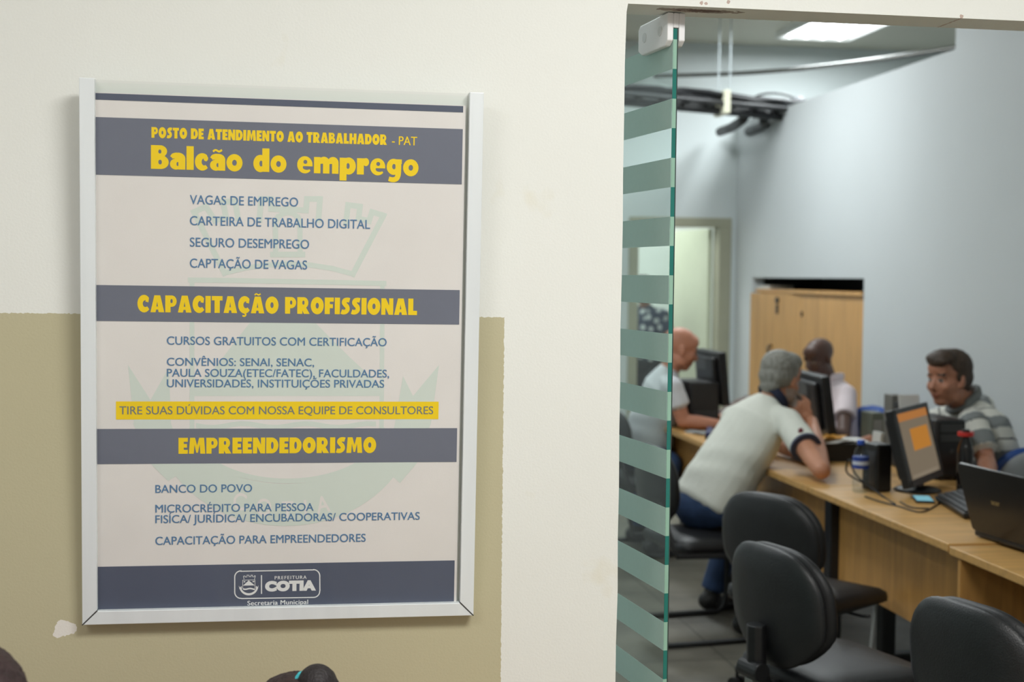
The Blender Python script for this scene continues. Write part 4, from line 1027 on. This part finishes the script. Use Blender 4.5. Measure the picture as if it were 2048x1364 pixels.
def hand(b, wr, d, nrm, side, s=1.0, curl=.5):
    """d = along the hand, nrm = palm normal, side = +1/-1 where the thumb leaves"""
    d = d.normalized(); nrm = (nrm-d*nrm.dot(d)).normalized(); w_ = d.cross(nrm).normalized()*side
    b.sweep([wr, wr+d*.03*s], [.024*s, .024*s])
    for k in range(5):
        t = (k-2)*.016*s
        b.sweep([wr+d*.025*s+w_*t*.8, wr+d*.088*s+w_*t*1.1], [.015*s, .0125*s])
    for k, L in enumerate((.074, .084, .078, .060)):
        p = wr+d*.088*s+w_*((1.5-k)*.0205*s); a = curl*(.6+.06*k); pts = [p]; dirr = d.copy()
        for seg, fr in enumerate((.45, .31, .24)):
            dirr = (Matrix.Rotation(a*(1 if seg == 0 else 1.25), 3, d.cross(nrm)) @ dirr).normalized()
            pts.append(pts[-1]+dirr*L*fr*s)
        b.sweep(pts, [.0094*s, .0088*s, .0082*s, .0074*s])
    p = wr+d*.030*s+w_*.030*s; p1 = p+(w_*.8+d*.75+nrm*.25).normalized()*.042*s; p2 = p1+(d+w_*.1+nrm*.35).normalized()*.034*s; p3 = p2+(d-w_*.15+nrm*.4).normalized()*.026*s
    b.sweep([p-w_*.012*s, p1, p2, p3], [.015*s, .0115*s, .0102*s, .0085*s])
SKIN = {}
def skin_mats(key, c, hairc, beardc=None):
    return [mat('skin_'+key, c, .5, var=.05, scale=12, bump=.08, bscale=300), mat('eye_white', (150, 140, 132), .3), mat('iris_dark', (36, 26, 20), .2),
            mat('brow_'+key, hairc, .7), mat('lip_'+key, tuple(int(x*.80+ (18 if i == 0 else 0)) for i, x in enumerate(c)), .45), mat('stubble_'+key, beardc or c, .7, var=.12, scale=200)]
def torso_shapes(b, P, N, lat, fw, wid, grow=0., belly=.0, k=1.0):
    up = (N-P); L = up.length; up.normalize(); f = (fw-up*fw.dot(up)).normalized(); l = up.cross(f).normalized()
    R3 = Matrix((f, l, up)).transposed()
    prof = [(.00, .118, .165, .0), (.20, .122+belly*.7, .160+belly*.25, belly*.55), (.40, .118+belly*.45, .160+belly*.15, belly*.35), (.62, .116, .172, .008), (.80, .104, .168, .0), (.90, .080, .130, -.004), (.97, .060, .085, -.006)]
    for i in range(26):
        t = .97*i/25
        for p_, q_ in zip(prof, prof[1:]):
            if p_[0] <= t <= q_[0]+1e-6:
                u = (t-p_[0])/(q_[0]-p_[0]); u = u*u*(3-2*u); rx, ry, fo = [p_[j]+(q_[j]-p_[j])*u for j in (1, 2, 3)]; break
        b.ell(P+up*L*t+f*fo, ((rx+grow)*k, (ry*wid+grow)*k, (.055+grow)*k), R3, 24, 12)
    return up, f, l
def person(label, loc, J, face, colors, hair=None, wid=1.0, k=1.0, belly=.02, sleeve=.55, shirt=None, pants=None, shoe=(40, 38, 38), head_s=1.0, curl=(.5, .5), palms=None, beard=False, stripes=None, collar=None, voxel=.0068, fat=1.0, long_sleeve=False, patch=None, name='person', group=None):
    """J: world joints pelvis, neck, head, shoulders/elbows/wrists/knees/ankles as (left, right); face = (forward, up)"""
    root = empty(name, loc, 0, label, 'person', group); org = Vector(loc)
    P, N_, H = J['pelvis'], J['neck'], J['head']; sl, sr = J['sh']; el, er = J['el']; wl_, wr_ = J['wr']; kl, kr = J['kn']; al, ar = J['an']
    lat = (sl-sr).normalized(); fw = J['fw'].normalized(); R3 = frame_of(face[0], face[1]); sm = skin_mats(*colors)
    hipl, hipr = P+J.get('hl', lat)*.085*k, P-J.get('hl', lat)*.085*k
    # body: one continuous skin from crown to ankles
    b = MB(); head_shapes(b, H, R3, head_s, fat)
    b.sweep([H+R3 @ V(-.025, 0, -.06)*head_s, N_.lerp(H, .25), N_-(N_-P).normalized()*.03*k], [.050*head_s*fat, .054*k*fat, .062*k])
    up, f_, l_ = torso_shapes(b, P, N_, lat, fw, wid*.96, -.012, belly*.8, k)
    for s_, e_, w_ in ((sl, el, wl_), (sr, er, wr_)):
        b.sweep([N_-up*.05*k, s_], [.055*k, .056*k]); b.sweep([s_, s_.lerp(e_, .45), e_], [.056*k, .050*k, .041*k]); b.sweep([e_, e_.lerp(w_, .35), w_], [.041*k, .042*k, .026*k])
    for h_, k_, a_ in ((hipl, kl, al), (hipr, kr, ar)):
        b.sweep([h_, k_], [.082*k, .058*k]); b.sweep([k_, k_.lerp(a_, .35), a_], [.056*k, .054*k, .038*k])
    pal = palms or (None, None)
    for i, (e_, w_) in enumerate(((el, wl_), (er, wr_))):
        d = (w_-e_).normalized(); nr = V(0, 0, -1); sd = 1 if i == 0 else -1
        if pal[i]: d, nr = pal[i][0], pal[i][1]
        hand(b, w_+d*.01, d, nr, sd, k*.98, curl[i])
    me = fuse(b, voxel, 3); link_mesh(me, 'body', sm, root, org, head_pick(H, R3, head_s, beard))
    # hair
    if hair:
        hb = MB(); hm, kind = hair
        def he(x, y, z, rx, ry, rz): hb.ell(H+R3 @ (V(x, y, z)*head_s), (rx*head_s, ry*head_s, rz*head_s), R3, 20, 14)
        he(-.024, 0, .048, .098, .0835, .083); he(-.044, 0, .005, .072, .080, .070)
        if kind != 'low':
            he(.030, 0, .088, .062, .066, .045)
        for q in (-1, 1): he(-.020, q*.060, .012, .040, .024, .050); he(.010, q*.068, .012, .012, .012, .030)
        he(-.064, 0, -.045, .038, .056, .040)
        if kind == 'fringe': he(.050, 0, .092, .052, .066, .032); he(.076, .01, .082, .028, .055, .026)
        if kind == 'bun': he(-.03, 0, .05, .105, .09, .09)
        hme = fuse(hb, .006*head_s, 2)
        rg = random.Random(2)
        for v in hme.vertices: v.co += Vector((rg.uniform(-1, 1), rg.uniform(-1, 1), rg.uniform(-1, 1)))*.0016
        link_mesh(hme, 'hair', [hm], root, org)
    # shirt
    if shirt:
        b = MB(); torso_shapes(b, P+(N_-P)*.02, N_-up*.012*k, lat, fw, wid, .010, belly, k)
        b.sweep([N_-up*.055*k, sl], [.062*k, .066*k]); b.sweep([N_-up*.055*k, sr], [.062*k, .066*k])
        ends = []
        for s_, e_, w_ in ((sl, el, wl_), (sr, er, wr_)):
            if long_sleeve:
                b.sweep([s_, e_, e_.lerp(w_, .88)], [.066*k, .054*k, .040*k]); ends.append((e_.lerp(w_, .90), (w_-e_).normalized(), .040*k))
            else:
                q = s_.lerp(e_, sleeve); b.sweep([s_, s_.lerp(e_, sleeve*.75)], [.067*k, .064*k]); b.cone(s_.lerp(e_, sleeve*.4), q, .066*k, .068*k, 20); ends.append((q, (e_-s_).normalized(), .068*k))
        sme = fuse(b, .008, 3)
        rg = random.Random(11)
        # soft folds across the waist
        for v in sme.vertices:
            t = (v.co-P).dot(up)/(N_-P).length
            v.co += (v.co-(P+up*(v.co-P).dot(up))).normalized()*.0028*math.sin(t*30+2.6*math.sin((v.co-P).dot(l_)*9+1))*(.5+.5*math.sin((v.co-P).dot(l_)*11+t*6))*max(0, 1-abs(t-.3)/.45)
        mats_ = shirt if isinstance(shirt, list) else [shirt]
        pk = None
        if stripes:
            def pk(c):
                best = None
                for s_, e_ in ((sl, el), (sr, er)):
                    d = e_-s_; t = max(-.3, min(1.2, (c-s_).dot(d)/d.length_squared)); dist = (c-(s_+d*t)).length
                    if dist < .085*k and t > .0 and abs((c-N_).dot(lat)) > .11*k: best = t*d.length
                if best is None:
                    v = (c-N_).dot(up)+.25*(c-N_).dot(f_)*0-abs((c-N_).dot(lat))*.55
                    return stripes(v, 'torso')
                return stripes(best, 'arm')
        so = link_mesh(sme, 'shirt', mats_, root, org, pk)
        if collar:
            b = MB(); cpts = []
            for kx in range(25):
                a = 2*PI*kx/24; cpts.append(N_+(f_*math.cos(a)*.074+l_*math.sin(a)*.074)*k*fat**.5+up*(.026-.022*math.cos(a))*k+f_*.004)
            b.sweep(cpts, [.013*k]*25)
            b.sweep([q_+up*.018*k-f_*.002 for q_ in cpts[4:21]], [.013*k]*17)
            link_mesh(fuse(b, .005, 2), 'collar', [collar], so, V(0, 0, 0)+org)
        if patch:
            for kind_, M in patch:
                if kind_ == 'cuff':
                    for c_, d_, r_ in ends:
                        b = MB(); b.cone(c_-d_*.010, c_+d_*.004, r_*1.02, r_*1.03, 24); oc = b.build('cuff_trim', M, so, smooth=False); oc.data.transform(Matrix.Translation(-org))
                if kind_ == 'badge':
                    c_, d_, r_ = ends[1]; o_ = (V(-.2, -1, .25)-d_*V(-.2, -1, .25).dot(d_)).normalized(); b = MB(); b.ell(c_-d_*.035+o_*r_*.98, (.012, .012, .016)); oc = b.build('sleeve_badge', M, so); oc.data.transform(Matrix.Translation(-org))
    # trousers
    if pants:
        b = MB(); b.ell(P-V(0, 0, .01), (.135*k, .135*k, .11*k)); b.ell(P+(hipl-hipr)*.3, (.11*k, .11*k, .11*k)); b.ell(P-(hipl-hipr)*.3, (.11*k, .11*k, .11*k))
        for h_, k_, a_ in ((hipl, kl, al), (hipr, kr, ar)):
            b.sweep([h_, k_], [.094*k, .072*k]); b.sweep([k_, a_+(k_-a_)*.10], [.070*k, .054*k]); b.cone(k_.lerp(a_, .5), a_, .062*k, .058*k, 20)
        link_mesh(fuse(b, .009, 3), 'trousers', [pants], root, org)
    for k_, a_ in ((kl, al), (kr, ar)):
        tz = J.get('toe', fw); tz = V(tz.x, tz.y, 0).normalized(); b = MB(); g = V(a_.x, a_.y, 0)
        R4 = frame_of(tz, V(0, 0, 1))
        b.ell(g+tz*.06*k+V(0, 0, .034*k), (.125*k, .046*k, .034*k), R4); b.ell(g-tz*.015*k+V(0, 0, .05*k), (.058*k, .040*k, .048*k), R4); b.sweep([g+V(0, 0, .06*k), a_+V(0, 0, .01)], [.042*k, .042*k])
        me = fuse(b, .007, 2)
        for v in me.vertices: v.co.z = max(v.co.z, .001)
        link_mesh(me, 'shoe', [mat('shoe_%d' % shoe[0], shoe, .45)], root, org)
    return root
DN = (23, 30, 50)
def hairmat(name, c, var=.35): return mat(name, c, .55, var=var, scale=90, bump=.6, bscale=260, stretch=(1, 1, .35))
M_POLO = mat('polo_white', (222, 223, 212), .75, var=.03, scale=12, bump=.25, bscale=500)
M_NAVY = mat('knit_navy', (28, 34, 58), .8, bump=.2); M_JEAN = mat('denim_blue', (52, 74, 112), .8, var=.18, scale=14, bump=.3, bscale=400)
M_WHITE = mat('tee_white', (226, 227, 232), .75, var=.02, bump=.2, bscale=400); M_PINK = mat('shirt_pale_pink', (222, 208, 212), .7, var=.02, bump=.2, bscale=400)
# man in the white polo, seen from behind, chin on his right hand
J = dict(pelvis=V(1.86, 5.94, .565), neck=at(1538, 806, Y=5.97), head=at(1562, 757, Y=5.98), fw=V(.95, .28, 0),
         sh=(at(1468, 838, Y=6.16), at(1576, 845, Y=5.80)), el=(V(2.34, 6.30, .80), at(1643, 940, Z=.795)), wr=(V(2.36, 6.02, .775), at(1624, 842, Y=5.93)),
         kn=(V(2.13, 6.20, .52), V(2.14, 5.76, .52)), an=(V(2.00, 6.21, .10), V(2.02, 5.76, .10)), toe=V(.95, .1, 0))
person('man with grey hair in a white polo shirt leaning on the desk, chin on hand', (1.86, 5.94, 0), J, (V(.86, .46, -.26), V(.22, .12, .95)),
       ('tan', (196, 138, 108), (110, 105, 98), (176, 158, 146)), hair=(hairmat('hair_grey', (138, 136, 128)), 'full'), wid=1.06, belly=.03, shirt=M_POLO, pants=M_JEAN, collar=M_NAVY, beard=True,
       curl=(.45, 1.05), palms=(None, (V(-.78, .06, .60), V(.1, .95, .1))), patch=(('cuff', mat('trim_navy', (70, 76, 98), .8)), ('badge', mat('badge_red', (120, 48, 58), .7))), shoe=(34, 32, 32))
# bald man in white behind the glass edge
J = dict(pelvis=V(2.03, 7.74, .565), neck=at(1338, 742, Y=7.62), head=at(1361, 697, Y=7.60), fw=V(.97, -.1, 0),
         sh=(at(1322, 768, Y=7.86), at(1345, 776, Y=7.42)), el=(V(2.28, 8.00, .80), at(1366, 842, Y=7.40)), wr=(V(2.48, 7.92, .775), V(2.40, 7.34, .775)),
         kn=(V(2.15, 7.90, .53), V(2.15, 7.50, .53)), an=(V(2.06, 7.9, .10), V(2.06, 7.50, .10)))
person('bald man in a white shirt looking down in profile beside the glass edge', (2.03, 7.74, 0), J, (V(.95, -.08, -.28), V(.28, 0, .95)),
       ('light', (204, 140, 112), (150, 120, 100)), hair=None, shirt=M_WHITE, pants=M_JEAN, belly=.03, head_s=1.03)
# man behind the black monitor
J = dict(pelvis=V(3.26, 7.80, .565), neck=at(1662, 770, Y=7.96), head=at(1638, 716, Y=7.93), fw=V(-.93, -.25, 0),
         sh=(at(1692, 790, Y=7.76), at(1655, 785, Y=8.16)), el=(at(1688, 872, Y=7.52), V(2.85, 8.20, .82)), wr=(V(2.74, 7.42, .785), V(2.64, 8.0, .785)),
         kn=(V(2.90, 7.60, .53), V(2.90, 7.95, .53)), an=(V(2.95, 7.6, .10), V(2.95, 7.95, .10)))
person('dark-skinned bald man in a pale pink shirt partly hidden by the black monitor', (3.26, 7.80, 0), J, (V(-.86, -.42, -.30), V(-.3, -.1, .95)),
       ('dark', (86, 60, 50), (40, 30, 28)), hair=None, shirt=M_PINK, pants=mat('trousers_dark', (48, 50, 58), .8), collar=M_PINK, belly=.03, wid=1.16, head_s=1.03)
# man in the striped polo
S_G, S_W, S_D = mat('knit_grey', (128, 132, 132), .8, var=.04, bump=.2, bscale=400), mat('knit_cream', (222, 221, 212), .8, var=.03, bump=.2, bscale=400), mat('knit_darkgrey', (92, 92, 88), .8)
def stripe(v, where):
    v = v+.004
    u = (v % .178) if where == 'torso' else ((v+.11) % .178)
    if u < .062: return 0
    if u < .112: return 1
    if u < .120: return 2
    if u < .170: return 1
    return 0
J = dict(pelvis=V(3.22, 5.72, .555), neck=at(1932, 812, Y=5.76), head=at(1897, 757, Y=5.72), fw=V(-.95, -.2, 0),
         sh=(at(1948, 850, Y=5.55), at(1962, 815, Y=5.98)), el=(V(2.98, 5.44, .82), V(2.90, 6.22, .83)), wr=(V(2.83, 5.13, .785), V(2.64, 6.16, .785)),
         kn=(V(3.08, 6.08, .52), V(3.36, 6.10, .52)), an=(V(3.08, 6.10, .10), V(3.34, 6.14, .10)), hl=V(-.95, .1, 0), toe=V(-.2, 1, 0))
person('brown-haired man in a grey and cream striped polo shirt facing left', (3.22, 5.72, 0), J, (V(-.92, -.36, -.06), V(-.10, -.02, .99)),
       ('ruddy', (178, 122, 96), (60, 44, 34)), hair=(hairmat('hair_brown', (66, 50, 38)), 'fringe'), shirt=[S_G, S_W, S_D], stripes=stripe, pants=mat('trousers_dark', (48, 50, 58), .8), collar=S_G, belly=.05, wid=1.2, fat=1.12, sleeve=.72, head_s=1.04)
# person in the doorway seen through the glass
b_ = V(3.14, 11.86, 0)
def dots_material():
    M = bpy.data.materials.new('print_navy_dots'); M.use_nodes = True; nt = M.node_tree; b = nt.nodes['Principled BSDF']; b.inputs['Roughness'].default_value = .8
    v = nt.nodes.new('ShaderNodeTexVoronoi'); v.inputs['Scale'].default_value = 14; v.inputs['Randomness'].default_value = .5
    tc = nt.nodes.new('ShaderNodeTexCoord'); nt.links.new(tc.outputs['Object'], v.inputs['Vector'])
    r = nt.nodes.new('ShaderNodeValToRGB'); r.color_ramp.interpolation = 'LINEAR'
    r.color_ramp.elements[0].position = .28; r.color_ramp.elements[0].color = lin((206, 210, 212))+(1,); r.color_ramp.elements[1].position = .42; r.color_ramp.elements[1].color = lin((52, 62, 84))+(1,)
    nt.links.new(v.outputs['Distance'], r.inputs[0]); nt.links.new(r.outputs[0], b.inputs['Base Color']); return M
J = dict(pelvis=b_+V(0, 0, .86), neck=b_+V(.0, 0, 1.335), head=b_+V(-.03, -.02, 1.50), fw=V(-.6, -.8, 0),
         sh=(b_+V(.14, -.10, 1.27), b_+V(-.14, .11, 1.27)), el=(b_+V(.20, -.14, 1.0), b_+V(-.20, .14, 1.0)), wr=(b_+V(.12, -.26, .86), b_+V(-.24, .02, .80)),
         kn=(b_+V(.06, -.06, .46), b_+V(-.06, .05, .46)), an=(b_+V(.07, -.05, .09), b_+V(-.07, .06, .09)))
person('person in a dark dotted top standing in the far doorway, seen through the glass door', b_, J, (V(-.7, -.7, -.1), V(0, 0, 1)),
       ('brown', (130, 92, 74), (40, 32, 30)), hair=(hairmat('hair_black', (36, 32, 32)), 'full'), k=.94, shirt=dots_material(), pants=mat('trousers_black', (36, 37, 42), .8), belly=.03, head_s=.98)

# waiting people on the bench below the poster
bn = empty('bench', (-.45, 2.20, 0), 0, 'plain wooden waiting bench against the wall under the poster', 'bench')
b = MB(); b.box((-1.1, -.21, .37), (1.1, .21, .40), bev=.006); b.build('bench_seat', M_DESK, bn)
for x in (-.95, .95):
    for y in (-.16, .16): b = MB(); b.box((x-.025, y-.025, 0), (x+.025, y+.025, .37), bev=.004); b.build('bench_leg', M_BLK, bn)
hc = at(592, 1512, Y=2.12); g = V(hc.x, 2.2, 0)
J = dict(pelvis=g+V(0, 0, .455), neck=V(hc.x, 2.16, .73), head=V(hc.x, 2.12, hc.z), fw=V(0, -1, 0), sh=(g+V(.10, -.02, .67), g+V(-.10, -.02, .67)), el=(g+V(.15, -.08, .53), g+V(-.15, -.08, .53)),
         wr=(g+V(.08, -.22, .50), g+V(-.08, -.22, .50)), kn=(g+V(.07, -.27, .44), g+V(-.07, -.27, .44)), an=(g+V(.07, -.30, .18), g+V(-.07, -.30, .18)))
gp = person('small child with a dark hair bun in a turquoise tie, only the crown showing', g, J, (V(.05, -.98, -.2), V(0, -.2, .98)), ('child', (176, 128, 104), (50, 34, 32)),
       hair=(hairmat('hair_dark_brown', (50, 36, 36)), 'bun'), k=.62, belly=.02, shirt=mat('tee_pink', (206, 120, 140), .8), pants=M_JEAN, head_s=.86, voxel=.006)
bc = at(634, 1364, Y=2.12)
b = MB(); b.ell(bc, (.030, .028, .029)); b.ell(bc+V(.016, 0, -.012), (.022, .022, .022)); b.sweep([bc+V(.02*math.cos(a), .02*math.sin(a), .006*math.sin(3*a)) for a in [2*PI*i/16 for i in range(17)]], [.012]*17)
o = link_mesh(fuse(b, .004, 2), 'hair_bun', [hairmat('hair_bun_black', (34, 28, 30))], gp, g)
b = MB(); tp = []
ctr = bc+V(-.009, .012, -.013)
for i in range(33):
    a = 2*PI*i/32; tp.append(ctr+V(.0255*math.cos(a), .004*math.sin(2*a), .024*math.sin(a)))
b.sweep(tp, [.0085+.0012*math.sin(i*2.4) for i in range(33)])
link_mesh(fuse(b, .003, 1), 'hair_tie', [mat('tie_turquoise', (70, 190, 200), .8, var=.15, scale=120, bump=.4)], gp, g)
hc = at(-86, 1524, Y=1.78); g = V(hc.x, 2.14, 0)
J = dict(pelvis=g+V(0, 0, .50), neck=V(hc.x, 1.86, .95), head=V(hc.x, 1.78, hc.z), fw=V(0, -1, .0), sh=(g+V(.18, -.24, .86), g+V(-.18, -.24, .86)), el=(g+V(.20, -.42, .62), g+V(-.20, -.42, .62)),
         wr=(g+V(.07, -.60, .60), g+V(-.07, -.60, .60)), kn=(g+V(.13, -.44, .50), g+V(-.13, -.44, .50)), an=(g+V(.13, -.42, .10), g+V(-.13, -.42, .10)))
person('dark-haired person bent forward at the bottom left corner, only the hair showing', g, J, (V(0, -.9, -.42), V(0, -.42, .9)), ('warm', (176, 128, 104), (50, 34, 32)),
       hair=(hairmat('hair_maroon_brown', (48, 30, 32)), 'bun'), belly=.02, shirt=mat('tee_plum', (110, 62, 84), .8), pants=M_JEAN)
